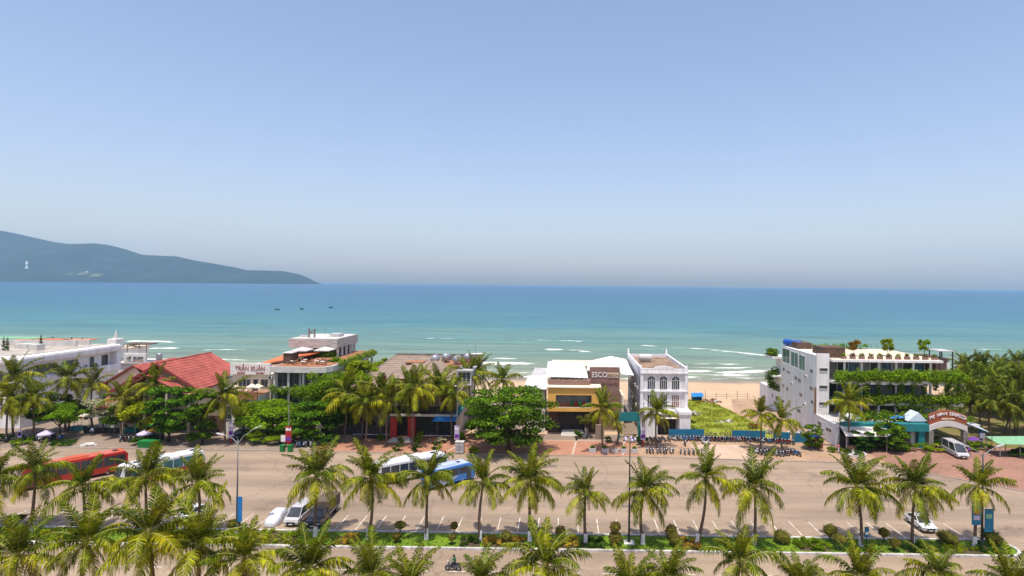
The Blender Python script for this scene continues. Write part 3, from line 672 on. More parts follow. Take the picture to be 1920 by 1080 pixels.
# grove by the beach, right
rg = random.Random(5); GROVE = []
while len(GROVE) < 58:
    Y = rg.uniform(120, 176); X = Y * rg.uniform(.668, .86) + 1.5
    if X < 84: continue
    if all((X - a_) ** 2 + (Y - b_) ** 2 > 9 for a_, b_ in GROVE): GROVE.append((X, Y))
for i, (X, Y) in enumerate(GROVE):
    palm((X, Y, .0), (X + rg.uniform(-.5, .6), Y + rg.uniform(-.4, .4), rg.uniform(6.6, 8.6)), 'coconut palm in the grove between the garden building and the beach', 'palm grove by the beach', 600 + i, rg.uniform(1.15, 1.35), merged=CROWN[i % 5], r0=.18)

# ------------------------------------------------------------------ vegetation: broadleaf crowns, hedges
def leaves_mesh(name, blobs, n, size, mt, seed, shell=.42, flat=.35, aspect=.6):
    """leaf blades spread through ellipsoid clumps (cx,cy,cz,rx,ry,rz)"""
    rr = random.Random(seed); v = []; f = []
    wts = [b[3] * b[4] + b[3] * b[5] for b in blobs]; tot = sum(wts)
    for b, w in zip(blobs, wts):
        for _ in range(max(6, int(n * w / tot))):
            d = Vector((rr.gauss(0, 1), rr.gauss(0, 1), rr.gauss(0, 1))).normalized()
            r_ = shell + (1 - shell) * rr.random() ** .6
            lump = 1 + .42 * noise.noise((d.x * 2.2 + b[0] * 1.7, d.y * 2.2 + b[1], d.z * 2.2 + seed))
            c = Vector((b[0] + d.x * b[3] * r_ * lump, b[1] + d.y * b[4] * r_ * lump, b[2] + d.z * b[5] * r_ * lump))
            nrm = (d * (1 - flat) + Vector((rr.gauss(0, .5), rr.gauss(0, .5), rr.gauss(.25, .5) + flat * 1.4))).normalized()
            u = nrm.orthogonal().normalized(); u.rotate(Matrix.Rotation(rr.uniform(0, 6.28), 3, nrm)); w_ = nrm.cross(u)
            s = size * rr.uniform(.6, 1.3); a_ = aspect * s
            k = len(v)
            v += [c - u * s, c + w_ * a_ - u * s * .1, c + u * s - nrm * s * .25, c - w_ * a_ - u * s * .1]
            f.append((k, k + 1, k + 2, k + 3))
    me = bpy.data.meshes.new(name); me.from_pydata([tuple(q) for q in v], [], f); me.materials.append(mt); me.update(); return me
def blob_crown(rx, ry, rz, n, seed, tiers=False):
    rr = random.Random(seed); out = []
    for i in range(n):
        an = i * 2.399 + rr.uniform(-.4, .4); q = rr.random() ** .5 * .82
        z = rr.uniform(-.6, .75) if not tiers else (-.85 + 1.55 * ((i % 5) / 4)) + rr.uniform(-.1, .1)
        q *= math.sqrt(max(.12, 1 - z * z * .8)) * 1.15
        s = rr.uniform(.18, .42) if not tiers else rr.uniform(.17, .3)
        out.append((rx * q * math.cos(an), ry * q * math.sin(an), rz * z, rx * s * 1.15, ry * s * 1.15, rz * s * (.5 if tiers else .8)))
    return out
def tree(name, label, base, h, r, rz, mt, seed, n=3200, size=.28, tiers=False, nb=16, trunk=.2, group=None, lean=(0, 0), cat='tree'):
    rr = random.Random(seed); t = thing(name, label, cat, base, 0, group)
    top = Vector((lean[0], lean[1], h)); m = MB()
    fork = top * .55
    m.tube([(0, 0, -.1), fork * .5 + Vector((.1, 0, 0)), fork], [trunk * 1.3, trunk, trunk * .85], 8)
    bl = blob_crown(r, r, rz, nb, seed, tiers)
    m.build('trunk', M['bark'], t, smooth=True, local=True)
    for i in range(6):
        b = bl[i]; e_ = top + Vector((b[0], b[1], b[2] * .8))
        MB().tube([fork * .95, fork.lerp(e_, .5) + Vector((0, 0, .25)), e_], [trunk * .6, trunk * .35, trunk * .12], 6).build('branch', M['bark'], t, smooth=True, local=True)
    cr = obj('crown', leaves_mesh('crown', bl, n, size, mt, seed), t, top)
    return t
def shrub(name, label, base, r, h, mt, seed, n=700, size=.14, group=None, cat='shrub', nb=7):
    t = thing(name, label, cat, base, 0, group); rr = random.Random(seed)
    for i in range(3):
        an = i * 2.1 + seed; MB().tube([(0, 0, -.05), (r * .3 * math.cos(an), r * .3 * math.sin(an), h * .5)], [.05, .02], 5).build('stem', M['bark'], t, local=True)
    bl = [(b[0], b[1], b[2] + h * .55, b[3], b[4], b[5]) for b in blob_crown(r, r, h * .5, nb, seed)]
    obj('foliage', leaves_mesh('foliage', bl, n, size, mt, seed), t); return t

tree('almond_tree', 'big spreading almond tree on the brick plaza left of the ochre building', (-10.1, 106.6, .1), 6.9, 8.3, 4.9, M['leaf'], 1, 15000, .27, True, 64, .36)
tree('almond_tree', 'dense almond tree before the red roofed house, left of two', (-74.2, 109.5, .1), 6.6, 4.3, 4.2, M['leaf'], 2, 6500, .26, True, 34, .22)
tree('almond_tree', 'narrow dark almond tree before the red roofed house, right of two', (-67.3, 108.6, .1), 5.6, 3.2, 4.6, M['leaf'], 3, 5000, .25, True, 30, .18)
tree('flame_tree', 'bright lime green feathery tree before the long white building', (-95.9, 110.8, .1), 4.4, 4.2, 2.4, M['leafl'], 4, 5000, .2, False, 14, .16)
tree('frangipani_tree', 'white blossoming tree over the street market', (-91, 115, .1), 5.0, 4.4, 2.0, M['petalw'], 5, 3600, .2, False, 12, .14)
tree('leafy_tree', 'broad bright green tree before the concrete restaurant terrace', (-57.4, 115, .1), 4.0, 5.6, 2.8, M['leafl'], 6, 7500, .26, False, 22, .22)
tree('leafy_tree', 'tall green tree at the corner of the concrete restaurant', (-48.2, 117, .1), 7.6, 5.4, 5.6, M['leafl'], 7, 9500, .25, False, 24, .24)
tree('leafy_tree', 'low dark tree before the corner of the concrete restaurant', (-47.2, 111.5, .1), 4.6, 5.2, 3.6, M['leaf'], 8, 7000, .24, True, 40, .2)
tree('leafy_tree', 'olive green tree between the red lettered sign and the concrete restaurant', (-63.5, 115.6, .1), 4.4, 3.4, 3.2, M['leafy'], 9, 3800, .2, False, 14, .15)
tree('leafy_tree', 'slender leafy tree beside the left side of the concrete restaurant', (-60.4, 116.6, .1), 4.4, 3.0, 2.4, M['leafl'], 19, 3600, .2, False, 12, .15)
tree('leafy_tree', 'yellow green tree growing along the side of the concrete restaurant', (-44.4, 128, .1), 10.6, 4.4, 3.2, M['leafy'], 10, 5000, .26, False, 14, .18)
tree('leafy_tree', 'dense tree behind, between the concrete restaurant and the brown roof', (-43.6, 121, .1), 7.2, 4.2, 4.6, M['leafl'], 11, 5500, .25, False, 16, .2)
tree('leafy_tree', 'small tree at the seaward end of the concrete restaurant', (-43.2, 137, .0), 11.4, 3.4, 2.2, M['leafy'], 12, 2600, .26, False, 10, .16)
tree('almond_tree', 'dark almond tree on the forecourt before the teal beam, left of two', (55.6, 109.6, .1), 2.2, 2.5, 1.6, M['leafd'], 13, 4200, .22, True, 44, .18)
tree('almond_tree', 'larger almond tree on the forecourt before the teal beam, right of two', (61, 110.2, .1), 2.9, 3.5, 2.3, M['leaf'], 14, 7000, .22, True, 48, .22)
tree('leafy_tree', 'deep green tree behind the white blossoming tree', (-99.5, 117, .1), 4.6, 3.6, 3.2, M['leaf'], 31, 3600, .25, False, 16, .16)
tree('leafy_tree', 'shady tree between the market and the lime green tree', (-104.8, 115, .1), 4.4, 3.6, 3, M['leafd'], 32, 3400, .25, False, 16, .16)
tree('leafy_tree', 'bushy tree at the foot of the concrete restaurant stair', (-53.2, 113.4, .1), 3.0, 3.8, 2.6, M['leafl'], 33, 4600, .24, False, 18, .18)
tree('leafy_tree', 'dark leafy tree behind the stone lantern', (-42.4, 114.6, .1), 4.6, 4.2, 3.8, M['leaf'], 34, 5000, .25, False, 18, .2)
tree('leafy_tree', 'light green tree beside the gable of the red roofed house', (-70.6, 113.6, .1), 4.4, 2.6, 2.8, M['leafl'], 35, 2600, .22, False, 14, .14)
tree('leafy_tree', 'green tree in the lane behind the big almond tree', (-16.6, 116, .1), 3.2, 3, 2.4, M['leaf'], 36, 3000, .24, False, 14, .16)
tree('almond_tree', 'young tree by the kerb right of the parked motorbikes', (46.8, 110.8, .1), 2.6, 2.4, 2.0, M['leaf'], 15, 2600, .18, True, 34, .1)
tree('clipped_tree', 'round clipped tree beside the entrance of the ochre building', (4.6, 116.2, .1), 3.4, 1.9, 1.3, M['hedge'], 16, 2000, .13, False, 10, .1)
tree('leafy_tree', 'thin tree in front of the street market', (-86.2, 113.4, .1), 4.6, 3, 2.6, M['leaf'], 17, 2600, .2, False, 10, .1)
tree('leafy_tree', 'yellowish tree beside the green market canopy', (-80.6, 111, .1), 4.6, 3, 3.2, M['leafy'], 18, 3000, .22, False, 10, .12)

# ------------------------------------------------------------------ buildings
def win(parent, axis, plane, a0, a1, z0, z1, fr='frame', gl='glassd', mull=1, trans=0, proud=.06, ft=.09, out=-1, name='window'):
    """window on a wall plane; axis 'y': wall faces -Y (plane = y, a = x); axis 'x': wall at x = plane, a = y; out = side it faces"""
    def bx(m, u0, u1, w0, w1, d0, d1):
        lo, hi = sorted((plane + out * d0, plane + out * d1))
        return m.box(u0, u1, lo, hi, w0, w1) if axis == 'y' else m.box(lo, hi, u0, u1, w0, w1)
    m = MB()
    bx(m, a0, a1, z0 - ft, z0, -.02, proud + .06); bx(m, a0, a1, z1, z1 + ft, -.02, proud)
    bx(m, a0 - ft, a0, z0 - ft, z1 + ft, -.02, proud); bx(m, a1, a1 + ft, z0 - ft, z1 + ft, -.02, proud)
    for i in range(1, mull):
        c = a0 + (a1 - a0) * i / mull; bx(m, c - .035, c + .035, z0, z1, -.02, proud - .015)
    for i in range(trans):
        c = z0 + (z1 - z0) * (i + 1) / (trans + 1); bx(m, a0, a1, c - .03, c + .03, -.02, proud - .02)
    w = m.build(name, M[fr], parent)
    bx(MB(), a0 - .01, a1 + .01, z0 - .01, z1 + .01, -.03, .012).build('pane', M[gl], w)
    return w
def parts(parent, name, mt, *boxes, bevel=0):
    for b in boxes: MB().box(*b).build(name, M[mt] if isinstance(mt, str) else mt, parent, bevel=bevel)
def greens(parent, name, blobs, n, size, mt, seed, shell=.4):
    r = parent
    while r.parent: r = r.parent
    l = r.location
    o = obj(name, leaves_mesh(name, [(b[0] - l.x, b[1] - l.y, b[2] - l.z, *b[3:]) for b in blobs], n, size, M[mt], seed, shell), parent)
    return o
def hedge_blobs(x0, x1, y, z, r, rz, seed, step=1.0, jz=.3):
    rr = random.Random(seed); out = []; x = x0
    while x <= x1:
        out.append((x, y + rr.uniform(-.2, .2), z + rr.uniform(-jz, jz), r * rr.uniform(.8, 1.3), r * rr.uniform(.7, 1.1), rz * rr.uniform(.7, 1.3))); x += step * rr.uniform(.7, 1.2)
    return out
def parasol(label, loc, mt='offwhite', h=2.6, r=1.6, group=None, n=4):
    t = thing('parasol', label, 'parasol', loc, 0, group)
    MB().tube([(0, 0, 0), (0, 0, h)], .04, 6).build('pole', M['wood'], t, local=True)
    m = MB(); k = len(m.v); rim = [(r * math.cos(2 * math.pi * (i + .5) / n) * 1.3, r * math.sin(2 * math.pi * (i + .5) / n) * 1.3, h - .55) for i in range(n)]
    m.add(rim + [(x, y, z - .2) for x, y, z in rim] + [(0, 0, h + .1)], [(i, (i + 1) % n, 2 * n) for i in range(n)] + [(i + n, (i + 1) % n + n, (i + 1) % n, i) for i in range(n)])
    m.build('canopy', M[mt], t, local=True); return t
def table_set(label, loc, group, mt='offwhite'):
    t = thing('dining_table', label, 'table', loc, 0, group)
    MB().lathe([(.55, .7), (.55, .75)], n=10).build('tabletop', M[mt], t, local=True)
    MB().tube([(0, 0, 0), (0, 0, .7)], .05, 6).build('leg', M['wood'], t, local=True)
    for k in range(3):
        an = k * 2.1 + loc[0]; c = (math.cos(an), math.sin(an), 0)
        s = MB().obox((c[0], c[1], .42), (.45, .45, .06), (0, 0, an)).obox((c[0] * 1.22, c[1] * 1.22, .7), (.06, .42, .5), (0, 0, an))
        for dx in (-.18, .18):
            for dy in (-.18, .18): s.box(c[0] + dx - .02, c[0] + dx + .02, c[1] + dy - .02, c[1] + dy + .02, 0, .4)
        s.build('chair', M['wicker'], t, local=True)
    return t
def tank(label, loc, mt, r, L_, axis='x', group=None, stand=.6):
    t = thing('water_tank', label, 'water tank', loc, 0, group)
    prof = [(r * .15, -L_ / 2 - r * .22), (r * .8, -L_ / 2 - r * .1), (r, -L_ / 2 + .08)] + [(r * (1.03 if i % 2 else 1), -L_ / 2 + .08 + (L_ - .16) * i / 8) for i in range(1, 8)] + [(r, L_ / 2 - .08), (r * .8, L_ / 2 + r * .1), (r * .15, L_ / 2 + r * .22)]
    MB().lathe(prof, (0, 0, stand + r), 14, axis).build('drum', M[mt], t, smooth=True, local=True)
    f = MB()
    for sx in (-1, 1):
        for sy in (-1, 1):
            p = (sx * L_ * .3, sy * r * .7) if axis != 'y' else (sx * r * .7, sy * L_ * .3)
            f.box(p[0] - .04, p[0] + .04, p[1] - .04, p[1] + .04, 0, stand + r * .5)
    f.build('stand', M['steel'], t, local=True); return t

# --- long white building at the far left
b = thing('white_building', 'long white modern building with rounded roof band at the far left', 'building', (-125, 131, 0))
parts(b, 'wall', 'white', (-146, -110.2, 118.2, 144, 0, 9.4), (-146, -111.2, 119, 144, 9.4, 12.9))
MB().box(-146, -109.6, 117.4, 144.4, 12.9, 14.6).build('roof_band', M['white'], b, bevel=.5)
MB().box(-145, -111.4, 119.2, 143.0, 14.61, 14.7).build('roof', M['roofdirt'], b)
parts(b, 'roof_wall', 'paleconc', (-140, -114.5, 136.5, 136.9, 14.71, 16.1), (-140, -139.6, 121, 136.4, 14.71, 15.8), (-122, -114.5, 140.4, 140.8, 14.71, 15.9)); parts(b, 'roof_sheet', 'palegreen', (-139.5, -125, 137.2, 142, 16.2, 16.35)); parts(b, 'roof_sheet', 'orangeroof', (-124, -119, 137.4, 140, 16, 16.15))
for k, (X, Y) in enumerate([(-124.6, 127), (-123, 127.6), (-121.4, 126.8), (-119.6, 133), (-126.4, 128)]): greens(b, 'potted_conifer', [(X, Y, 15.2 + .55 * j, .42 - .07 * j, .42 - .07 * j, .55) for j in range(5)], 220, .16, 'leafd', 880 + k)
MB().box(-110.19, -109.7, 118.2, 144.2, 8.3, 9.9).build('balcony_parapet', M['white'], b, bevel=.1)
parts(b, 'end_wall', 'white', (-111.19, -109.75, 142.8, 144.2, 9.9, 12.89))
for y0, y1 in [(136.5, 137.6), (140, 141.8)]: win(b, 'x', -111.2, y0, y1, 9.9, 12.2, out=1, name='door')
win(b, 'x', -111.2, 122, 127.5, 10.6, 12.2, gl='glassd', mull=4, out=1); win(b, 'x', -111.2, 129.5, 133, 10.6, 12.2, mull=3, out=1)
win(b, 'x', -110.2, 130, 136, 5.6, 6.4, mull=4, out=1); win(b, 'x', -110.2, 121, 124, 1, 3.2, mull=3, out=1)
for k in range(4): win(b, 'y', 118.2, -124 + 3.6 * k, -121.2 + 3.6 * k, 9.9 - 1.6, 12.2 - 1.2, mull=2); win(b, 'y', 118.2, -124 + 3.6 * k, -121.2 + 3.6 * k, 4.6, 6.8, mull=2)
parts(b, 'rooftop_unit', 'paleconc', (-118, -116, 128, 130, 14.7, 16), (-124, -121, 131, 134, 14.7, 15.7))
# --- low flat building behind it with clutter on the roof
b = thing('seafront_building', 'flat roofed seafront building with pale green roof behind the long white one', 'building', (-132, 157, 0))
parts(b, 'wall', 'offwhite', (-160, -117, 150, 164, 0, 12)); parts(b, 'roof', 'palegreen', (-160.3, -128, 149.7, 164.3, 12.01, 12.3))
parts(b, 'terrace', 'deck', (-127.9, -116.7, 149.7, 164.3, 12.01, 12.2))
parts(b, 'parapet', 'paleconc', (-160.2, -116.8, 149.4, 149.69, 12, 13)); parts(b, 'awning', 'orangeroof', (-140, -131, 160, 164, 13.6, 13.75), (-152, -146, 160, 164, 13.4, 13.6))
parts(b, 'stair_tower', 'offwhite', (-119.4, -117, 152, 155, 12.2, 14.9)); MB().tube([(-118.2, 153.5, 14.9), (-118.2, 153.5, 17.2)], [.5, .1], 8).build('finial', M['paleconc'], b)
for k, (X, Y) in enumerate([(-139, 152), (-136.4, 151.6), (-134, 152.4), (-129, 152.4), (-125.5, 151.6)]):
    greens(b, 'potted_conifer', [(X, Y, 13.4 + .5 * j, .34 - .06 * j, .34 - .06 * j, .5) for j in range(4)], 160, .16, 'leafd', 80 + k)
# --- small sign building
b = thing('quan_building', 'small white building with green logo sign between white building and red roof', 'building', (-111.5, 153, 0))
parts(b, 'wall', 'offwhite', (-115.6, -107.6, 150, 158, 0, 8.9), (-113.4, -107.6, 149.9, 150.3, 9.3, 11.6))
parts(b, 'ledge', 'paleconc', (-115.8, -107.4, 149.6, 158.2, 8.91, 9.2))
sb = MB().box(-113.2, -107.8, 149.78, 149.88, 9.5, 11.4).build('sign_board', M['offwhite'], b)
sign_text('quan', 1.5, M['letterdark'], sb, (-109.5, 149.74, 10.5), 2.6)
greens(sb, 'green_logo', [(-112, 149.66, 10.4, .75, .05, .28), (-111.6, 149.66, 10.7, .3, .05, .4)], 60, .12, 'leaf', 90)
MB().box(-111, -108.2, 149.72, 149.77, 9.6, 9.9).build('sign_strip', mat('faded_red_strip', (.5, .32, .26), .7), sb)
for X in (-113, -108): MB().tube([(X, 150.6, 11.6), (X, 150.6, 13.7)], .07, 6).build('post', M['poled'], b)
parts(b, 'pergola', 'wood', (-113.8, -107.4, 150.4, 154, 13.7, 13.9)); greens(b, 'climber', hedge_blobs(-113.4, -110, 151, 13.4, .5, .4, 91, .6), 200, .16, 'leafd', 91)
tank('grey upright water tank beside the small green logo building', (-105.6, 152, 9.1), 'steel', .7, 1.6, 'z', stand=.7)
t = thing('brick_stack', 'dark masonry stack under the grey tank beside the red roof', 'wall', (-105.6, 152, 0)); MB().box(-1.2, 1.2, -1.2, 1.2, 0, 9.1).build('wall', M['rock'], t, local=True)

# --- red roofed house
b = thing('red_roofed_house', 'large house with red tiled gable roofs and patterned bargeboards', 'house', (-82, 125, 0))
parts(b, 'wall', 'cream', (-89.2, -74.6, 119, 134, 0, 8.7))
MB().extr([(-89.4, 118.6, 8.7), (-74.4, 118.6, 8.7), (-81.5, 118.6, 13.2)], (0, .4, 0)).build('gable_wall', M['cream'], b)
th = .28
rf = MB(); ap0, ap1 = (-81.5, 116.6, 13.9), (-81.5, 134.5, 13.9)
rf.extr([ap0, ap1, (-75.4, 134.5, 10.5), (-73, 122.6, 8.75), (-73, 116.6, 8.75)], (0, 0, -th))
rf.extr([ap1, ap0, (-91.4, 116.6, 8.0), (-91.4, 134.5, 8.0)], (0, 0, -th))
roof = rf.build('roof', M['redroof'], b)
MB().tube([(-81.5, 116.5, 13.95), (-81.5, 134.6, 13.95)], .16, 6).build('ridge_cap', M['redroof'], roof)
# tile courses: slightly proud battens down both slopes
cr = MB()
for k in range(1, 12):
    q = k / 12; X = -81.5 + 8.5 * q; Z = 13.9 - 5.15 * q; e_ = 134.5 if q < .7 else 134.5 - (q - .7) * 38
    cr.obox((X, (116.6 + e_) / 2, Z + .03), (.09, e_ - 116.6, .05), (0, math.atan2(5.15, 8.5), 0))
    X = -81.5 - 9.9 * q; Z = 13.9 - 5.9 * q; cr.obox((X, 125.5, Z + .03), (.09, 17.9, .05), (0, -math.atan2(5.9, 9.9), 0))
kind(cr.build('tile_courses', M['redroof'], roof), 'stuff')
for s, X1, Z1 in ((1, -73, 8.75), (-1, -91.4, 8.0)):
    d = Vector((X1 + 81.5, 0, Z1 - 13.9)); MB().obox((-81.5 + d.x / 2, 116.5, 13.9 + d.z / 2 - .28), (d.length, .14, .42), (0, math.atan2(-d.z, d.x) if s > 0 else math.atan2(-d.z, d.x), 0)).build('bargeboard', M['trim'], b)
    d2 = d * .86; MB().obox((-81.5 + d2.x / 2, 116.2, 12.3 + d2.z / 2 - .2), (d2.length, .12, .3), (0, math.atan2(-d2.z, d2.x), 0)).build('bargeboard', M['trim'], b)
    for k in range(7):
        q = .08 + .13 * k; c = Vector((-81.5 + d.x * q, 116.4, 13.25 + d.z * q))
        MB().extr([c + Vector((-.32, 0, -.25)), c + Vector((.32, 0, -.25 + d.z / d.x * .3)), c + Vector((0, 0, .35))], (0, .12, 0)).build('bracket', M['trim'], b)
rf = MB()
rf.extr([(-81.5, 113.8, 12.0), (-81.5, 116.5, 12.0), (-73.6, 116.5, 8.1), (-73.6, 113.8, 8.1)], (0, 0, -.2)); rf.extr([(-81.5, 116.5, 12.0), (-81.5, 113.8, 12.0), (-87.4, 113.8, 8.4), (-87.4, 116.5, 8.4)], (0, 0, -.2))
rf.build('porch_roof', M['redroof'], b)
rf = MB(); rf.extr([(-87.4, 118, 13.2), (-87.4, 131, 13.2), (-82, 131, 10.6), (-82, 118, 10.6)], (0, 0, -.2)); rf.extr([(-87.4, 131, 13.2), (-87.4, 118, 13.2), (-95.5, 118, 8.2), (-95.5, 131, 8.2)], (0, 0, -.2))
rf.build('side_roof', M['redroof'], b)
MB().extr([(-94.6, 118.4, 8.2), (-83, 118.4, 8.2), (-87.4, 118.4, 12.9)], (0, .3, 0)).build('side_gable_wall', M['beige'], b)
MB().obox((-91.4, 117.9, 10.55), (9.5, .14, .35), (0, -math.atan2(5, 8.1), 0)).build('bargeboard', M['trim'], b)
for k in range(4): MB().box(-86.6 + 4.3 * k, -86.2 + 4.3 * k, 114, 114.4, 0, 8.3).build('porch_column', M['cream'], b)
for k in range(3): win(b, 'y', 119, -87.6 + 4.4 * k, -85 + 4.4 * k, 5, 7.4, mull=2)
parts(b, 'side_wall', 'offwhite', (-95, -89.4, 119, 131, 0, 8.2)); win(b, 'y', 119, -94, -91, 4.8, 7, mull=2)
parts(b, 'porch_shade', 'dark', (-86, -74.8, 118.7, 118.95, 0.1, 4.2))  # dark sheet painted in for the shade of the porch
rf = MB().extr([(-92, 114, 5.4), (-84.5, 114, 5.4), (-85.5, 118, 7.2), (-92, 118, 7.2)], (0, 0, -.15)).build('lean_to_roof', M['redroof'], b)
parts(b, 'fence', 'wood', (-73.5, -68.5, 117.2, 117.5, 0, 3.4))

# --- building with the red lettered sign
b = thing('sign_building', 'cream building with red lettered parapet sign and terrace with parasols', 'building', (-65.5, 126, 0))
parts(b, 'wall', 'cream', (-69.6, -61.6, 122.6, 132, 0, 10.9)); parts(b, 'terrace_wall', 'offwhite', (-69.4, -61.8, 117.6, 122.59, 0, 7.3))
parts(b, 'terrace_floor', 'terracotta', (-69.4, -61.8, 117.6, 122.58, 7.31, 7.4)); parts(b, 'terrace_parapet', 'terracotta', (-69.5, -61.7, 117.3, 117.59, 6.6, 8.2))
sbd = MB().box(-69.9, -61.5, 122.1, 122.5, 10.95, 13.3).build('sign_board', M['offwhite'], b)
sign_text('TRẦN XUÂN', 1.3, M['letterred'], sbd, (-65.7, 122.05, 12.2), 6.2, bold=.0)
sign_text('NHÀ HÀNG', .42, M['letterred'], sbd, (-67.6, 122.05, 11.25), 1.6); sign_text('HẢI SẢN', .42, M['letterred'], sbd, (-63.6, 122.05, 11.25), 1.7)
for k in range(3): win(b, 'y', 122.6, -68.3 + k * .85, -67.7 + k * .85, 8.4, 9.8, mull=1)
win(b, 'y', 122.6, -65.2, -64.4, 7.5, 9.8, name='door'); win(b, 'y', 122.6, -63.6, -62.3, 8.3, 9.8, mull=2)
for k in range(3): win(b, 'y', 117.6, -68.6 + 2.5 * k, -67 + 2.5 * k, 2.6, 5.2, mull=2)
rf = MB().extr([(-67.5, 128, 12.2), (-56.8, 128, 14.2), (-56.8, 136, 14.2), (-65, 136, 13.5)], (0, 0, -.2)).build('roof', M['orangeroof'], b)
parts(b, 'upper_wall', 'cream', (-67, -57, 129, 135.6, 10.91, 12.1))
for k, X in enumerate((-68, -64, -62.8)): parasol(['cream parasol on the terrace under the red lettered sign, leftmost', 'cream parasol on the terrace under the red lettered sign, middle', 'cream parasol on the terrace under the red lettered sign, rightmost'][k], (X, 119.6, 7.4), 'cream', 2.0, .9, 'parasols under the red lettered sign')
for k, X in enumerate((-67, -65)): table_set(['dining table on the terrace under the red lettered sign, left', 'dining table on the terrace under the red lettered sign, right'][k], (X, 119.8, 7.4), 'tables under the red lettered sign')

# --- concrete restaurant with roof terrace
b = thing('concrete_restaurant', 'layered concrete restaurant with roof terrace, parasols and hanging greenery', 'building', (-55, 133, 0))
parts(b, 'wall', 'paleconc', (-60, -50.2, 121.6, 150, 0, 11.7))
sl = [(-60.6, 120.4), (-51.4, 120.0), (-49.2, 120.8), (-48.4, 122.4), (-48.4, 150), (-60.6, 150)]
for z in (3.6, 7.6): MB().prism(sl, z, z + .5).build('floor_slab', M['paleconc'], b)
MB().prism(sl, 11.71, 12.9).build('terrace_slab', M['paleconc'], b)
MB().prism([(-60.2, 120.8), (-51.6, 120.4), (-49.5, 121.2), (-48.9, 122.6), (-48.9, 149.6), (-60.2, 149.6)], 12.91, 12.96).build('terrace_floor', M['terracotta'], b)
for z0, z1 in ((4.1, 7.6), (8.1, 11.7)):
    for k in range(4): win(b, 'y', 121.6, -59.6 + 2.4 * k, -57.6 + 2.4 * k, z0 + .3, z1 - .2, mull=2)
    for k in range(7): win(b, 'x', -50.2, 122.6 + 3.7 * k, 125.6 + 3.7 * k, z0 + .3, z1 - .2, mull=2, out=1)
    for X in (-60.2, -57.3, -54.2, -51.6): MB().box(X, X + .4, 120.8, 121.2, z0, z1).build('column', M['paleconc'], b)
    for k in range(8): MB().box(-49.1, -48.7, 122.4 + 3.7 * k, 122.8 + 3.7 * k, z0, z1).build('column', M['paleconc'], b)
# pavilion on the roof
parts(b, 'pavilion_parapet', 'concrete', (-63.6, -52.4, 134.6, 148, 15.2, 17.3)); parts(b, 'pavilion_roof', 'paleconc', (-63.2, -52.8, 135, 147.6, 17.31, 17.36))
parts(b, 'pavilion_wall', 'inside', (-62.4, -53.4, 137, 147, 12.97, 15.2))
for k in range(5): MB().box(-53.1, -52.7, 136 + 2.7 * k, 136.4 + 2.7 * k, 12.97, 15.2).build('column', M['offwhite'], b); MB().box(-53.39, -53.3, 136.6 + 2.7 * k, 138.4 + 2.7 * k, 13.1, 15.1).build('pane', M['glassb'], b)
parts(b, 'rooftop_unit', 'roofgrey', (-56, -53.6, 139, 142, 17.37, 18.1), (-62.6, -60.6, 138, 139, 17.37, 17.8))
sgn = MB().box(-60.2, -59.85, 137, 137.3, 17.37, 19.5).box(-58.9, -58.55, 137, 137.3, 17.37, 19.5).box(-59.85, -58.9, 137.03, 137.27, 18.2, 18.6).obox((-59.35, 137.15, 18.9), (1.1, .2, .2), (0, R(-35), 0)).build('rooftop_letter', M['pole'], b)
MB().tube([(-56.6, 138, 17.37), (-56.6, 138, 20)], .05, 5).build('antenna', M['pole'], b)
greens(b, 'terrace_planting', hedge_blobs(-58, -53, 135.6, 13.6, .7, .6, 21, .7) + hedge_blobs(-51, -49.2, 128, 13.3, .8, .6, 22, .6), 1100, .2, 'leafl', 21)
greens(b, 'hanging_greenery', hedge_blobs(-60.4, -49.6, 120.3, 8.3, .8, .75, 23, .8) + [(-48.6, 121 + 1.3 * k, 8 + .5 * math.sin(k), .8, .9, .9) for k in range(20)] + [(-48.3, 126 + 1.5 * k, 12.9 + .3 * math.sin(k * 2), .8, .9, .8) for k in range(16)], 4600, .22, 'leafl', 23)
greens(b, 'lower_greenery', hedge_blobs(-60.4, -50, 120.2, 3.9, .8, .8, 24, .9), 1300, .22, 'leaf', 24)
for k, (X, Y) in enumerate([(-57.6, 128.4), (-53, 129.2)]): parasol(['large grey parasol on the concrete restaurant terrace, left of two', 'large grey parasol on the concrete restaurant terrace, right of two'][k], (X, Y, 12.97), 'paleconc', 3.1, 1.9, 'parasols on the concrete terrace')
for k, (X, Y) in enumerate([(-57.5, 123.6), (-55, 123), (-52.6, 124), (-56, 126), (-53.4, 126.4), (-51, 123.4)]):
    table_set('dining table on the concrete restaurant terrace, %s from the left' % ORD[[0, 2, 4, 1, 3, 5][k]], (X, Y, 12.97), 'tables on the concrete terrace')
t = thing('terrace_kiosk', 'dark timber kiosk at the left end of the concrete terrace', 'kiosk', (-59, 126, 12.97)); MB().box(-.9, .9, -1.6, 1.6, 0, 2.2).build('wall', M['wood'], t, local=True); MB().box(-1.1, 1.1, -1.8, 1.8, 2.21, 2.35).build('roof', M['paleconc'], t, local=True)

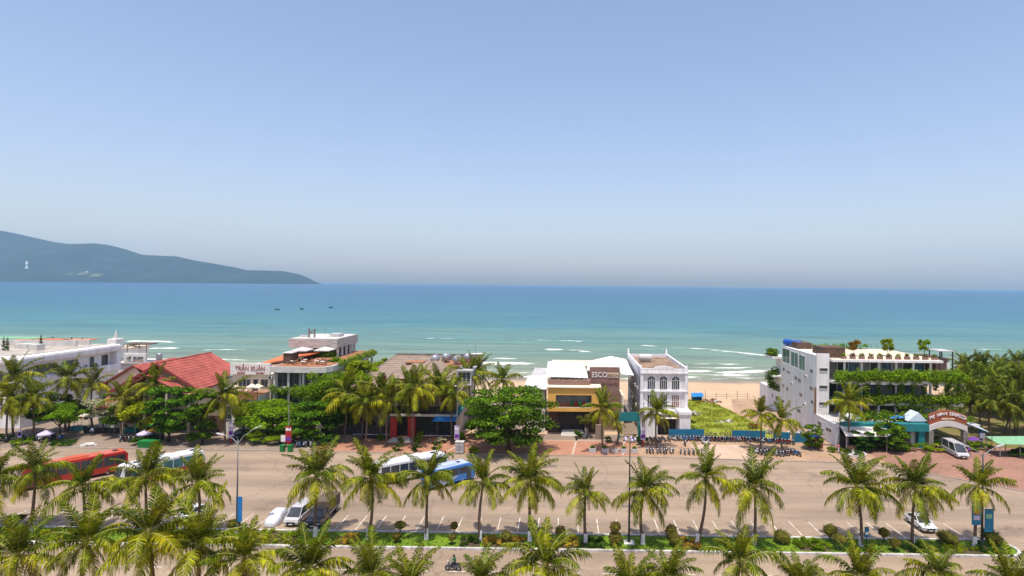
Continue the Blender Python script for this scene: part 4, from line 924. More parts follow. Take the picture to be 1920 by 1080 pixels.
# --- brown roofed restaurant
b = thing('brown_roofed_restaurant', 'sprawling restaurant with brown hipped tile roofs and red entrance pillars', 'building', (-32, 127, 0))
parts(b, 'wall', 'beige', (-41, -33.6, 119.6, 139, 0, 9.6), (-33.59, -21.4, 116.6, 140, 0, 9.3))
def hip(m, x0, x1, y0, y1, ze, xr0, xr1, yr0, yr1, zr):
    v = [(x0, y0, ze), (x1, y0, ze), (x1, y1, ze), (x0, y1, ze), (xr0, yr0, zr), (xr1, yr0, zr), (xr1, yr1, zr), (xr0, yr1, zr)]
    return m.add(v, [(0, 1, 5, 4), (1, 2, 6, 5), (2, 3, 7, 6), (3, 0, 4, 7), (4, 5, 6, 7), (3, 2, 1, 0)])
ra = hip(MB(), -43.2, -27, 117.8, 142, 9.4, -40.2, -28, 139, 140, 13.1).build('roof', M['brownroof'], b)
rb = hip(MB(), -33.2, -20.6, 114.2, 134, 9.2, -28.9, -28.2, 122.5, 130, 13.2).build('roof', M['brownroof'], b)
rc = hip(MB(), -36.4, -27.6, 121, 131, 10.6, -33, -29, 125, 128, 12.9).build('roof', M['brownroof'], b)
for A, B in [((-33.2, 114.2, 9.25), (-28.9, 122.5, 13.25)), ((-20.6, 114.2, 9.25), (-28.2, 122.5, 13.25)), ((-28.9, 122.5, 13.25), (-28.9, 130, 13.25))]: MB().tube([A, B], .14, 6).build('ridge_cap', M['brownroof'], rb)
for A, B in [((-43.2, 117.8, 9.45), (-40.2, 139, 13.15)), ((-40.2, 139, 13.15), (-28, 139, 13.15)), ((-27, 117.8, 9.45), (-28, 139, 13.15))]: MB().tube([A, B], .14, 6).build('ridge_cap', M['brownroof'], ra)
m = MB()
for k in range(1, 11):
    q = k / 11; z = 9.2 + 4 * q; m.obox((-26.9 - 1.6 * q + .0, 114.2 + 8.3 * q, z + .03), (12.6 * (1 - q), .1, .06), (0, 0, 0))
kind(m.build('tile_courses', M['brownroof'], rb), 'stuff')
m = MB()
for k in range(1, 14):
    q = k / 14; z = 9.4 + 3.7 * q; m.obox((-35.1 + 1 * q, 117.8 + 21.2 * q, z + .03), (16.2 - 4 * q, .1, .06))
kind(m.build('tile_courses', M['brownroof'], ra), 'stuff')
parts(b, 'chimney', 'trim', (-37.3, -36.5, 119, 120, 9.6, 11.4)); parts(b, 'roof_terrace', 'terracotta', (-31, -21.6, 131, 139.6, 11.8, 12.1), (-36, -32, 132, 136, 12.3, 12.5))
parts(b, 'roof_room', 'offwhite', (-22.4, -19.4, 122, 128, 9.2, 12.2)); parts(b, 'roof_room_cover', 'roofgrey', (-22.7, -19.1, 121.6, 128.3, 12.21, 12.4))
for k in range(3): win(b, 'y', 122, -22 + .85 * k, -21.4 + .85 * k, 10, 11.8, trans=3)
parts(b, 'rear_parapet', 'rock', (-41, -20, 142.1, 142.4, 9, 13.3)); MB().tube([(-20.4, 137, 12), (-21, 137, 16.4)], [.06, .03], 5).build('antenna', M['wood'], b)
parts(b, 'shade', 'dark', (-33.4, -21.6, 116.3, 116.55, .1, 6)); parts(b, 'shade', 'dark', (-41, -33.8, 119.2, 119.5, .1, 5))  # dark sheets on the walls stand in for shade under the eaves
parts(b, 'red_pillar', 'signred', (-33.6, -32.4, 113.2, 114.2, .1, 4.4), (-30.2, -28.8, 113.2, 114.2, .1, 4.4))
parts(b, 'veranda_beam', 'paleconc', (-33.8, -20.6, 113.4, 113.9, 4.6, 5)); parts(b, 'veranda_railing', 'roofgrey', (-28, -20.8, 113.2, 113.3, .9, 1.05), (-41, -34, 113.5, 113.6, .9, 1.05))
for k in range(5): MB().box(-28 + 1.8 * k, -27.9 + 1.8 * k, 113.2, 113.3, .1, .9).build('railing_post', M['wood'], b)
for k in range(3): MB().box(-33.6 + .3 * k, -29 - .3 * k, 111.2 + .5 * k, 113.1, .1 + .17 * k, .27 + .17 * k).build('step', M['paleconc'], b)
for k in range(4): win(b, 'y', 116.6, -32.6 + 2.7 * k, -30.8 + 2.7 * k, 6.3, 8.6, mull=2)
for k in range(3): win(b, 'y', 119.6, -40.4 + 2.3 * k, -38.8 + 2.3 * k, 6, 8.6, mull=2)
m = MB().extr([(-25.2, 112, 4.1), (-20.8, 112, 4.1), (-20.6, 114.2, 5), (-24.8, 114.2, 5)], (0, 0, -.08)); m.build('blue_awning', M['bluetarp'], b)
MB().extr([(-21.6, 113.4, 4.6), (-20.6, 113, 4.4), (-19.6, 120, 6.6), (-20.8, 120, 6.8)], (0, 0, -.08)).build('turquoise_awning', M['teal'], b)
for k, (X, Y) in enumerate([(-29.4, 133), (-27.6, 136.2), (-24.4, 133), (-22.6, 136.4)]):
    tank('steel water tank on the brown roofed restaurant, %s from the left' % ORD[k], (X, Y, 12.1), 'steel', .85, 2.2, 'y', 'tanks on the brown roof', .35)
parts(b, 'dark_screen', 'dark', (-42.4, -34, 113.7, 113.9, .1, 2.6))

# --- ochre building with the brown sign wall
b = thing('ochre_beach_building', 'ochre box fronted building with brown sign wall and white roofs', 'building', (2, 126, 0))
M['brownd'] = mat('dark_brown_base', (.1, .06, .05), .7)
parts(b, 'wall', 'brownd', (-3.2, 7.2, 121, 134, 0, 9.2)); parts(b, 'upper_wall', 'brown', (-3.3, 5.3, 119.6, 122, 9.9, 10.9))
fb = MB(); x0, x1, z0, z1, y0, y1 = -3.3, 7.2, 5.0, 9.75, 117.6, 121
for bx_ in [(x0, -1.7, y0, y1, z0, z1), (5.5, x1, y0, y1, z0, z1), (-1.7, 5.5, y0, y1, z0, 5.75), (-1.7, 5.5, y0, y1, 8.3, z1)]: fb.box(*bx_)
fb.build('ochre_box', M['orange'], b); MB().box(-3.6, 7.4, 117.3, 121.2, 9.76, 9.95).build('box_roof', M['cream'], b)
wg = MB().box(-1.7, 5.5, 119.4, 119.5, 6.6, 8.3).build('window', M['glassb'], b)
for k in range(9): MB().box(-1.72 + .9 * k, -1.64 + .9 * k, 119.3, 119.39, 6.6, 8.3).build('mullion', M['frame'], wg)
MB().box(-1.7, 5.5, 119.3, 119.5, 5.76, 6.6).build('balcony_front', M['brown'], b); MB().box(-1.7, 5.5, 117.62, 117.7, 5.75, 5.85).build('balcony_rail', M['paleconc'], b)
for k, c in enumerate(['bin', 'signred', 'greencloth', 'signred', 'teal']):
    t = thing('balcony_chair', ['green chair left of the red one behind the ochre balcony', 'left red chair behind the ochre balcony', 'bright green chair behind the ochre balcony', 'right red chair behind the ochre balcony', 'teal chair at the right end of the ochre balcony'][k], 'chair', (1.6 + .8 * k, 118.7, 5.76), 0, 'chairs on the ochre balcony')
    MB().box(-.28, .28, -.25, .25, .38, .45).build('seat', M[c], t, local=True); MB().box(-.28, .28, .26, .33, .38, 1.0).build('backrest', M[c], t, local=True)
    for dx in (-.24, .2):
        for dy in (-.22, .2): MB().box(dx, dx + .05, dy, dy + .05, 0, .37).build('leg', M[c], t, local=True)
parts(b, 'entrance', 'dark', (-1, 5.2, 120.6, 120.95, .5, 4.9))
for k in range(4): MB().box(-.6 + .1 * k, 4.2 - .1 * k, 117.4 + .45 * k, 120.5, .1 + .15 * k, .25 + .15 * k).build('step', M['paleconc'], b)
parts(b, 'step_wall', 'offwhite', (4.25, 4.9, 117.6, 120.5, .1, 1.3)); parts(b, 'pier', 'concpave', (6.2, 7.9, 115.4, 116, .1, 2.9))
sw = MB().box(5.3, 11.6, 123.4, 124.4, 0, 13.1).build('sign_wall', M['brown'], b)
sign_text('ESCO', 1.55, M['letter'], sw, (7.35, 123.34, 11.5), 3.1, bold=.0)
pl = MB().box(8.95, 11.4, 123.3, 123.39, 10.95, 12.0).build('letter_panel', M['lettercream'], sw); sign_text('BEACH', .95, M['brown'], pl, (10.18, 123.26, 11.47), 2.3, bold=.01)
sign_text('Bar & Lounge', .9, mat('dull_red_script', (.26, .13, .11), .6), sw, (9.6, 123.34, 9.9), 3.4)
for nm, mt_, pts in [('roof', 'roofwhite', [(-3.8, 121.6, 11.4), (4.9, 121.6, 11.2), (4.4, 134, 12.6), (-3.8, 134, 12.8)]), ('roof', 'roofwhite', [(-8.4, 120, 8.9), (-3.4, 120, 9.05), (-3.9, 130, 10.2), (-8.0, 130, 10.1)]),
                     ('roof', 'roofgrey', [(-7.6, 130.4, 9.9), (-3.6, 130.4, 10), (-3.6, 139, 10.6), (-7, 139, 10.6)]), ('roof', 'roofcream', [(4.7, 126, 12.1), (12.1, 125, 12.3), (11.4, 145, 12.9), (5.6, 137, 12.6)]), ('roof', 'roofwhite', [(12.2, 126, 11.4), (15, 127, 11), (15.2, 146, 12), (11.6, 146, 12.7)])]:
    r_ = MB().extr(pts, (0, 0, -.14)).build(nm, M[mt_], b)
    A, B, Cc, D = [Vector(p) for p in pts]; rb_ = MB()
    for k in range(1, 16):
        p = A.lerp(B, k / 16); q = D.lerp(Cc, k / 16); rb_.tube([p + Vector((0, 0, .0)), q], .025, 4)
    kind(rb_.build('roof_ribs', M[mt_], r_), 'stuff')
parts(b, 'left_wall', 'offwhite', (-7.6, -3.9, 121, 129, 0, 8.6)); parts(b, 'rear_wall', 'beige', (-3.1, 11.4, 134.2, 144, 0, 11.9))
greens(b, 'balcony_plants', hedge_blobs(-2.8, 4.4, 120.4, 11.1, .35, .32, 31, .5, .1), 420, .12, 'leafd', 31)
parts(b, 'side_wall', 'cream', (11.65, 12.0, 118.4, 135, 0, 8.2)); parts(b, 'lane_floor', 'concpave', (12.2, 15.2, 119.5, 140, .0, .12))
t = thing('teal_gate', 'teal gate with sloping side panel in the lane beside the white arched building', 'gate', (13.8, 116, .1))
MB().box(-3, 1.1, .3, .5, 3.4, 5.2).build('top_panel', M['teal'], t, local=True); MB().box(.8, 1.1, 0, .28, 0, 5.1).build('post', M['teal'], t, local=True); MB().box(-3.0, -2.7, 0, .28, 0, 3.4).build('post', M['teal'], t, local=True)
MB().extr([(1.15, .4, 3.3), (1.15, -3.6, .9), (1.15, -3.6, 0), (1.15, .4, 0)], (.1, 0, 0)).build('side_panel', M['teal'], t, local=True)

# --- white arched building
b = thing('white_arched_building', 'narrow three storey white building with arched windows and parapet finials', 'building', (20.5, 133, 0))
parts(b, 'wall', 'oldwhite', (15.8, 25.2, 121, 146, 0, 12.6)); parts(b, 'roof', M['dirt'], (16.1, 24.9, 121.3, 145.7, 12.61, 12.7))
parts(b, 'parapet', 'white', (15.6, 25.4, 120.8, 121.2, 12.61, 13.3), (15.6, 16, 121.21, 145.8, 12.61, 13.5), (25, 25.4, 121.21, 145.8, 12.61, 13.5), (16.01, 24.99, 145.4, 145.8, 12.61, 13.4))
for X in (15.8, 25.2):
    for Y, k in ((121, .45), (145.6, .8)): MB().lathe([(.32 * k, 0), (.36 * k, .3 * k), (.22 * k, .5 * k), (.34 * k, .9 * k), (.2 * k, 1.2 * k), (.04, 1.9 * k)], (X, Y, 13.3), 8).build('finial', M['white'], b, smooth=True)
m = MB(); m.extr([(20.5 + 2.1 * math.cos(math.pi * k / 10), 120.78, 13.3 + .55 * math.sin(math.pi * k / 10)) for k in range(11)], (0, .4, 0)); m.build('pediment', M['white'], b)
for z in (12.3, 8.6, 4.6): MB().box(15.55, 25.45, 120.6, 121, z, z + .28).build('cornice', M['white'], b)
for X in (15.7, 24.9): MB().box(X - .1, X + .5, 120.7, 121, 4.9, 12.2).build('pilaster', M['white'], b)
for k in range(3):
    cx = 17.9 + 2.5 * k
    w = win(b, 'y', 121, cx - .75, cx + .75, 9.1, 10.9, 'white', 'glassd', 4, 0)
    m = MB()
    for j in range(12):
        a0, a1 = math.pi * j / 12, math.pi * (j + 1) / 12
        m.extr([(cx + .82 * math.cos(a0), 120.92, 10.95 + .82 * math.sin(a0)), (cx + .98 * math.cos(a0), 120.92, 10.95 + .98 * math.sin(a0)), (cx + .98 * math.cos(a1), 120.92, 10.95 + .98 * math.sin(a1)), (cx + .82 * math.cos(a1), 120.92, 10.95 + .82 * math.sin(a1))], (0, .08, 0))
    for an in (45, 90, 135): m.tube([(cx, 120.95, 11), (cx + .82 * math.cos(R(an)), 120.95, 11 + .82 * math.sin(R(an)))], .035, 4)
    m.build('arch', M['white'], w)
    MB().extr([(cx + .8 * math.cos(math.pi * j / 12), 120.975, 11 + .8 * math.sin(math.pi * j / 12)) for j in range(13)], (0, .03, 0)).build('fanlight', M['glassd'], w)
    win(b, 'y', 121, cx - .75, cx + .75, 5.4, 7.9, 'white', 'glassd' if k < 2 else 'brown', 4, 1)
for k in range(8):
    for z in (1.4, 5.6, 9.4): win(b, 'x', 15.8, 123 + 2.9 * k, 124.1 + 2.9 * k, z, z + 1.8, 'paleconc', 'glassd', 2, 1, out=-1)
for X0, X1 in ((16.0, 18.9), (22.9, 25.5)):
    MB().box(X0 + .2, X1 - .2, 117.4, 120.59, 0, 4.6).build('portico_pier', M['white'], b); MB().box(X0, X1, 117.2, 120.8, 4.61, 5.3).build('pier_cap', M['white'], b, bevel=.06)
parts(b, 'portico_shade', 'dark', (18.8, 22.9, 120.7, 120.95, .1, 4.2)); parts(b, 'portico_roof', 'offwhite', (18.8, 22.9, 119, 120.59, 4.2, 4.5))  # dark sheet between the piers paints in the portico's shade
MB().extr([(19.4, 118.8, 3.6), (22.8, 118.8, 3.6), (22.8, 120.6, 4.2), (19.4, 120.6, 4.2)], (0, 0, -.1)).build('entrance_awning', M['roofcream'], b)
tank('rusty white water tank lying on the roof of the white arched building', (18.6, 136, 12.7), 'paleconc', .8, 2.6, 'x', stand=.25)
greens(b, 'wall_creeper', [(15.6, 122 + .9 * k, 2 + (k % 5) * .8, .25, .6, .8) for k in range(16)], 300, .16, 'leafd', 35)

# --- white garden building at the right
b = thing('garden_building', 'white terraced building draped with hanging plants at the right', 'building', (64, 130, 0))
parts(b, 'side_wall', 'white', (51.8, 54.4, 121, 140.6, 4.4, 16.4)); parts(b, 'podium_wall', 'white', (51.8, 52.4, 112, 120.99, 0, 4.35), (51.8, 53, 121.01, 156, 0, 4.39))
parts(b, 'podium', 'paleconc', (52.41, 80, 113.4, 140, 4.0, 4.3)); parts(b, 'rear_wall_cap', 'white', (51.8, 53.4, 140.7, 156, 4.4, 5.1))
parts(b, 'podium_shade', 'inside', (53.2, 68.6, 117, 117.3, .1, 3.9)); parts(b, 'core', 'inside', (54.41, 76, 125, 140.4, 4.31, 15.3))  # dark boxes stand in for podium shade and dim rooms behind the balconies
for z in (7.0, 11.2):
    MB().box(54.41, 80.4, 119.4, 140.6, z - .25, z + .25).build('floor_slab', M['white'], b)
    MB().box(56, 80.5, 118.9, 119.39, z - .3, z + .75).build('planter', M['white'], b)
parts(b, 'roof_slab', 'white', (54.41, 76.8, 119.6, 140.6, 15.31, 15.75)); parts(b, 'roof_deck', 'deck', (54.5, 76.6, 120.2, 140.4, 15.76, 15.86))
for z0, z1 in ((4.31, 6.74), (7.26, 10.94), (11.46, 15.3)):
    for k in range(7): MB().box(57 + 3.5 * k, 57.35 + 3.5 * k, 120.2, 120.55, z0, z1).build('column', M['white'], b)
for z0, z1 in ((7.3, 10.6), (11.5, 15)):
    for k in range(9): MB().box(55.6 + 2.3 * k, 57.6 + 2.3 * k, 124.86, 124.98, z0, z1).build('glass_door', [M['glassb'], M['glassd'], M['curtain']][(k * 2 + int(z0)) % 3], b)
    for k in range(10): MB().box(55.4 + 2.3 * k, 55.55 + 2.3 * k, 124.76, 124.85, z0, z1).build('door_frame', M['offwhite'], b)
for a0, a1, z0, z1 in [(135.4, 139.8, 12.6, 15.9), (130.6, 134.6, 12.4, 15.7), (126.8, 130, 12.2, 15.5)]: win(b, 'x', 51.8, a0, a1, z0, z1, 'white', 'glassg', 2, out=-1)
for y0, z0, w, h in [(138.6, 10.6, .9, .7), (136.4, 10.4, .5, .6), (135.2, 10.4, .7, .6), (131, 9.6, 1.4, .8), (129, 9.4, 1.4, .8), (122.6, 12.4, 1.6, .8), (138.6, 6.6, 1.2, .8), (136, 6.3, 1.2, .8), (122.6, 8.8, 1.6, .8), (128, 6.4, 1.6, .8), (122.4, 6.1, 1, .7), (146, 3.0, .6, .7), (142.5, 2.9, 1.6, .8), (138.5, 2.9, 1.6, .8), (135, 2.8, .8, .8), (129, 2.7, 1.8, .8), (118.4, 2.5, 1.6, .7), (114, 2.2, 2.2, .7)]:
    win(b, 'x', 51.8, y0, y0 + w, z0, z0 + h, 'paleconc', 'glassd', 2, out=-1)
for z in (13.2, 9.6, 6.2): win(b, 'y', 121, 52.4, 54, z, z + .6, 'paleconc', 'glassd', 1)
parts(b, 'corner_strip', 'terracotta', (51.6, 51.79, 120.9, 121.5, 4.4, 9.8))
parts(b, 'timber_screen', 'wood', (52.6, 55.8, 133, 140, 16.41, 17.8), (53.2, 58, 121.8, 126.5, 15.87, 18)); parts(b, 'parapet', 'white', (51.8, 54.4, 121, 121.3, 16.41, 16.8))
teal_ = MB().box(53, 69.2, 111.7, 113.3, 3.3, 4.7).build('teal_beam', M['teal'], b); parts(b, 'teal_column', 'teal', (67.4, 68.6, 112, 113, .1, 3.29), (56.4, 57, 112, 112.6, .1, 3.29))
for k in range(12): MB().tube([(52.2, 112.4 + .78 * k, 4.36), (52.2, 112.4 + .78 * k, 5.5)], .03, 5).build('railing_post', M['steel'], b)
MB().tube([(52.2, 112.3, 5.5), (52.2, 121, 5.5)], .04, 5).build('railing', M['steel'], b); parts(b, 'stair_block', 'white', (55, 57.4, 114, 118, 4.31, 5.3))
greens(b, 'hanging_plants', hedge_blobs(55.2, 80.6, 118.6, 12.6, 1.25, 1.3, 41, .7), 10000, .21, 'leafl', 41)
greens(b, 'hanging_plants', hedge_blobs(55.2, 80.8, 118.7, 8.1, 1.2, 1.15, 42, .7) + hedge_blobs(67, 80, 118.4, 6.6, .8, .6, 43, 1.4), 9000, .21, 'leafl', 42)
greens(b, 'vine_curtain', [(56.4 + 2.3 * k, 118.8, 10.6 - 1.0 * j, .65, .45, .8) for k in range(11) for j in range(1 + (k * 5) % 4)], 3200, .19, 'leaf', 44)
greens(b, 'podium_garden', hedge_blobs(55, 79, 114.6, 5.0, .9, .6, 45, .8) + hedge_blobs(60, 79.5, 117.6, 5.2, 1.1, .8, 46, 1.2), 6500, .2, 'leaf', 45)
greens(b, 'rear_plants', [(50.5, 141.6 + 1.0 * k, 14.5, 1.2, .9, 1.0) for k in range(4)] + [(50.5, 141.6 + 1.1 * k, 9.8 - .5 * k, 1.2, .9, 1.5) for k in range(4)] + [(52, 142 + 1.3 * k, 6, 1.0, 1, 1.0) for k in range(6)], 3000, .22, 'leaf', 47)
parts(b, 'rear_balcony', 'white', (49.6, 54.3, 140.62, 145.4, 13.2, 13.7), (49.8, 54.3, 140.62, 146.4, 8.8, 9.2)); parts(b, 'rear_wall', 'white', (51.82, 54.3, 140.62, 144.6, 4.45, 13.19))
for k in range(11):
    pl = MB().box(56.6 + 1.85 * k, 57.6 + 1.85 * k, 120.3, 120.9, 15.87, 16.4).build('roof_planter', M['brown'], b)
    greens(pl, 'plant', [(57.1 + 1.85 * k, 120.6, 16.7, .55, .35, .4)], 90, .16, 'olive' if k % 2 else 'leafl', 480 + k)
greens(b, 'roof_hedge', hedge_blobs(56, 72, 139.4, 16.5, .6, .5, 49, .8), 900, .2, 'leafl', 49)
for k in range(16): MB().tube([(58 + 1.15 * k, 140.2, 15.86), (58 + 1.15 * k, 140.2, 17.2)], .03, 4).build('railing_post', M['wood'], b)
gz = parts(b, 'gazebo_roof', 'roofgrey', (76.9, 79.9, 121, 125, 17.5, 17.66))
for X in (77, 79.6):
    for Y in (121.1, 124.6): MB().box(X, X + .18, Y, Y + .18, 12, 17.5).build('gazebo_post', M['dark'], b)
parts(b, 'stair_core', 'brown', (76.81, 79.4, 122, 130, 11.46, 16))
for k, (X, Y, lb, mt_) in enumerate([(61.8, 126, 'small reddish tree on the roof deck of the garden building, leftmost', 'leafr'), (69, 126, 'small green tree on the roof deck of the garden building, middle', 'leafy'), (77.4, 127, 'small green tree on the roof by the gazebo, rightmost', 'leafl')]):
    tree('roof_tree', lb, (X, Y, 15.86), 2.3, 1.15, 1.5, M[mt_], 50 + k, 1900, .16, False, 22, .06, 'trees on the roof deck')
for k in range(3): tank('blue plastic water tank on the roof corner of the garden building, %s from the left' % ORD[k], (52.6 + .55 * k, 139.4 - 2.0 * k, 16.42), 'bluetank', .75, 1.5, 'y', 'blue roof tanks', .2)
t = thing('blue_parasol', 'bright blue tarpaulin shade on the garden podium', 'canopy', (64.6, 114.4, 4.3))
MB().add([(-1.5, -.6, 1.0), (1.3, -.6, 1.1), (1.5, .7, 1.0), (-1.3, .7, 1.05), (.2, 0, 1.5)], [(0, 1, 4), (1, 2, 4), (2, 3, 4), (3, 0, 4), (3, 2, 1, 0)]).build('canopy', M['bluetarp'], t, local=True)
for x_, y_ in ((-1.7, -.7), (1.5, -.7), (1.8, .8), (-1.5, .8)): MB().tube([(x_, y_, 0), (x_, y_, 1.05)], .03, 5).build('pole', M['steel'], t, local=True)
t = thing('entrance_awning', 'cream canvas awning with open sides before the garden building', 'awning', (55.4, 108.6, .1))
MB().extr([(-3.4, 0, 3.0), (4.4, 0, 3.0), (3.6, 3.4, 4.1), (-3.0, 3.4, 4.1)], (0, 0, -.08)).build('canopy', M['roofcream'], t, local=True)
MB().extr([(4.45, .3, 3.0), (6.4, 1.2, 2.9), (6.2, 3.2, 3.7), (3.7, 3.4, 4.1)], (0, 0, -.08)).build('side_canopy', M['roofwhite'], t, local=True)
for x_ in (-3.2, .6, 4.2): MB().box(x_ - .07, x_ + .07, .1, .24, 0, 2.9).build('post', M['frame'], t, local=True)
MB().box(-3.2, 4.2, 2.6, 2.9, 0, 2.6).build('counter_wall', M['dark'], t, local=True); MB().box(-2.8, -1, .6, 1.4, 0, 1).build('counter', M['wicker'], t, local=True)

# --- outdoor units on the walls
def ac_unit(b, axis, plane, a_, z, out=-1):
    lo, hi = sorted((plane, plane + out * .38)); m = MB()
    m.box(a_, a_ + .85, lo, hi, z, z + .62) if axis == 'y' else m.box(lo, hi, a_, a_ + .85, z, z + .62)
    u = m.build('air_conditioner', M['paleconc'], b); lo, hi = sorted((plane + out * .381, plane + out * .4)); m = MB()
    m.box(a_ + .12, a_ + .6, lo, hi, z + .08, z + .54) if axis == 'y' else m.box(lo, hi, a_ + .12, a_ + .6, z + .08, z + .54)
    m.build('fan_grille', M['plastic'], u)
for o in list(C.objects):
    if o.parent is None and o.name == 'white_arched_building':
        for y_, z_ in ((125, 8.3), (129, 8.2), (134, 4.4), (139, 8.1), (127, 4.2)): ac_unit(o, 'x', 15.8, y_, z_)
    if o.parent is None and o.name == 'garden_building':
        for y_, z_ in ((125.4, 11), (133, 8.2), (126, 4.9)): ac_unit(o, 'x', 51.8, y_, z_)
    if o.parent is None and o.name == 'sign_building': ac_unit(o, 'y', 122.6, -62, 10.0)
    if o.parent is None and o.name == 'white_building':
        for y_ in (121, 134.6): ac_unit(o, 'x', -111.2, y_, 10.1, 1)

# --- arched entrance sign
b = thing('entrance_arch', 'red brown arched restaurant entrance sign on stone pillars', 'sign', (72.9, 112, .1))
def arch(x0, x1, zb0, zt0, rise, y0, y1, n=14):
    lo = []; hi = []
    for i in range(n + 1):
        q = i / n; x = x0 + (x1 - x0) * q; r_ = rise * math.sin(math.pi * q); lo.append((x, y0, zb0 + r_)); hi.append((x, y0, zt0 + r_))
    m = MB()
    for i in range(n): m.extr([lo[i], lo[i + 1], hi[i + 1], hi[i]], (0, y1 - y0, 0))
    return m
bd = arch(69.2, 76.4, 4.5, 6.4, .95, 111.9, 112.3).build('sign_board', M['signbrown'], b)
arch(69.2, 76.4, 3.4, 4.45, .95, 111.7, 112.4).build('arch_beam', M['paleconc'], b)
txt = 'MY HANH SEAFOOD'; n_ = len(txt)
for i, ch in enumerate(txt):
    if ch == ' ': continue
    q = (i + .5) / n_ * .94 + .03; X = 69.2 + 7.2 * q
    me = text_mesh(ch, .86, M['letter'], .04, .02); sl_ = math.atan2(.95 * math.pi * math.cos(math.pi * q), 7.2)
    obj('letter', me, bd, Vector((X, 111.84, 5.75 + .95 * math.sin(math.pi * q))) - b.location, (R(90), -sl_, 0))
sign_text('BEACH CAFE', .42, M['lettercream'], bd, (72.8, 111.84, 5.72), 2.4)
for X in (69.1, 75.6): MB().box(X, X + .9, 111.6, 112.5, .1, 3.38).build('stone_pillar', M['rock'], b, bevel=.05)
t = thing('ticket_kiosk', 'pale blue gabled kiosk left of the entrance arch', 'kiosk', (68, 113.6, .1))
MB().box(-1.4, 1.2, -.4, 1.6, 0, 5.2).build('wall', M['white'], t, local=True)
MB().add([(-2.2, -.8, 4.9), (1.6, -.8, 4.9), (1.6, 1.9, 4.9), (-2.2, 1.9, 4.9), (-.2, -.8, 6.6), (-.2, 1.9, 6.6)], [(0, 1, 4), (2, 3, 5), (1, 2, 5, 4), (3, 0, 4, 5), (3, 2, 1, 0)]).build('roof', mat('pale_blue_roof', (.6, .7, .78), .5), t, local=True)
MB().box(-.6, .2, -.46, -.41, 4.9, 5.1).build('vent', M['glassb'], t, local=True)
t = thing('side_canopy', 'pale blue sloping canopy right of the entrance arch', 'canopy', (78, 112.4, .1))
MB().extr([(-1.5, 0, 4.9), (2.8, -.2, 3.2), (3, 2.2, 3.4), (-1.5, 2.4, 5.1)], (0, 0, -.12)).build('roof', bpy.data.materials['pale_blue_roof'], t, local=True)
MB().box(1.8, 2.2, .6, 1, 0, 3.5).build('post', M['bluefence'], t, local=True); MB().box(1.5, 2.5, .35, .45, 1.8, 2.8).build('notice', M['letter'], t, local=True); MB().box(-1.3, -1, .6, 1, 0, 4.6).build('post', M['bluefence'], t, local=True)

# ------------------------------------------------------------------ verge planting
def topiary(label, base, r, rz, stem, seed, mt='olive', tilt=0, double=False):
    t = thing('topiary_shrub', label, 'shrub', base, 0, 'clipped shrubs on the verge')
    MB().tube([(0, 0, -.05), (0, 0, stem + .1)], [.07, .05], 6).build('stem', M['bark'], t, local=True)
    rr = random.Random(seed)
    def ball(z, k):
        o = obj('foliage', leaves_mesh('foliage', [(0, 0, 0, r * k, r * k, rz * k), (0, 0, 0, r * .8 * k, r * .8 * k, rz * .8 * k)], 1400, .085, M[mt], seed + int(z * 10), .86, .05), t, (0, 0, z)); o.rotation_euler = (0, tilt, 0)
        core = MB().ell((0, 0, 0), (r * k * .86, r * k * .86, rz * k * .86), 12, 8).mesh('foliage_core', M['hedge'], True); obj('inner_foliage', core, t, (0, 0, z), (0, tilt, 0))
    ball(stem + rz, 1)
    if double: ball(stem + rz * 2.6, .8)
    return t
V = .16
TOP = [(-66.1, 70.6, .75, .35, 1.0, 0, 0, 'mushroom clipped shrub at the left end of the verge'), (-39.9, 70.8, .7, .6, .3, 0, 0, 'dark clipped shrub behind the blue banner post'),
       (-19.6, 70.5, .62, .42, .8, 0, 0, 'dome clipped shrub on a stem between the two leftmost visible white trunk bases'), (-19.4, 68.4, .5, .45, .3, 0, 0, 'small round shrub before the stemmed dome between the white trunks'),
       (-13.1, 70.5, .42, .4, .8, 0, 0, 'small ball shrub on a tall stem left of the flower bed'), (-12.9, 68.1, .4, .35, .5, 0, 0, 'small shrub under the ball on a tall stem'),
       (-6.6, 68.6, .65, .55, .35, 0, 0, 'round clipped shrub in the orange flower bed'), (-.3, 70, .6, .6, .4, 0, 0, 'round clipped shrub right of the tenth verge palm'), (6.1, 68.3, .78, .72, .35, 0, 1, 'two ball clipped shrub left of the tall slim lamp'),
       (13, 70.5, .72, .72, .25, 0, 0, 'big ball shrub at the back edge of the verge'), (13.1, 68.6, .72, .62, .15, 0, 0, 'big ball shrub in front of another ball'), (26, 69.8, 1.05, .75, 0, .25, 0, 'low wide dome shrub in the middle of the verge'),
       (31.9, 70.1, .85, .7, .75, 0, 0, 'pointed dome shrub on a stem'), (32.1, 68.2, .8, .5, .8, 0, 0, 'flat dome shrub on a stem by the front kerb'), (38.3, 70.3, .62, .5, .7, 0, 0, 'small dome shrub on a stem behind the small notice sign'), (38.3, 68, .65, .5, .5, 0, 0, 'round shrub on a stem beside the front kerb near the notice'),
       (45.7, 70, 1.3, .7, .1, .3, 0, 'large tilted oval shrub before the white sedan'), (50.9, 70, 1.35, .75, .25, .5, 0, 'large dark tilted shrub at the right end of the verge')]
for i, (x, y, r, rz_, st_, tl, db, lb) in enumerate(TOP): topiary(lb, (x, y, V), r, rz_, st_, 700 + i, 'hedge' if i in (1, 17) else 'olive', tl, db)
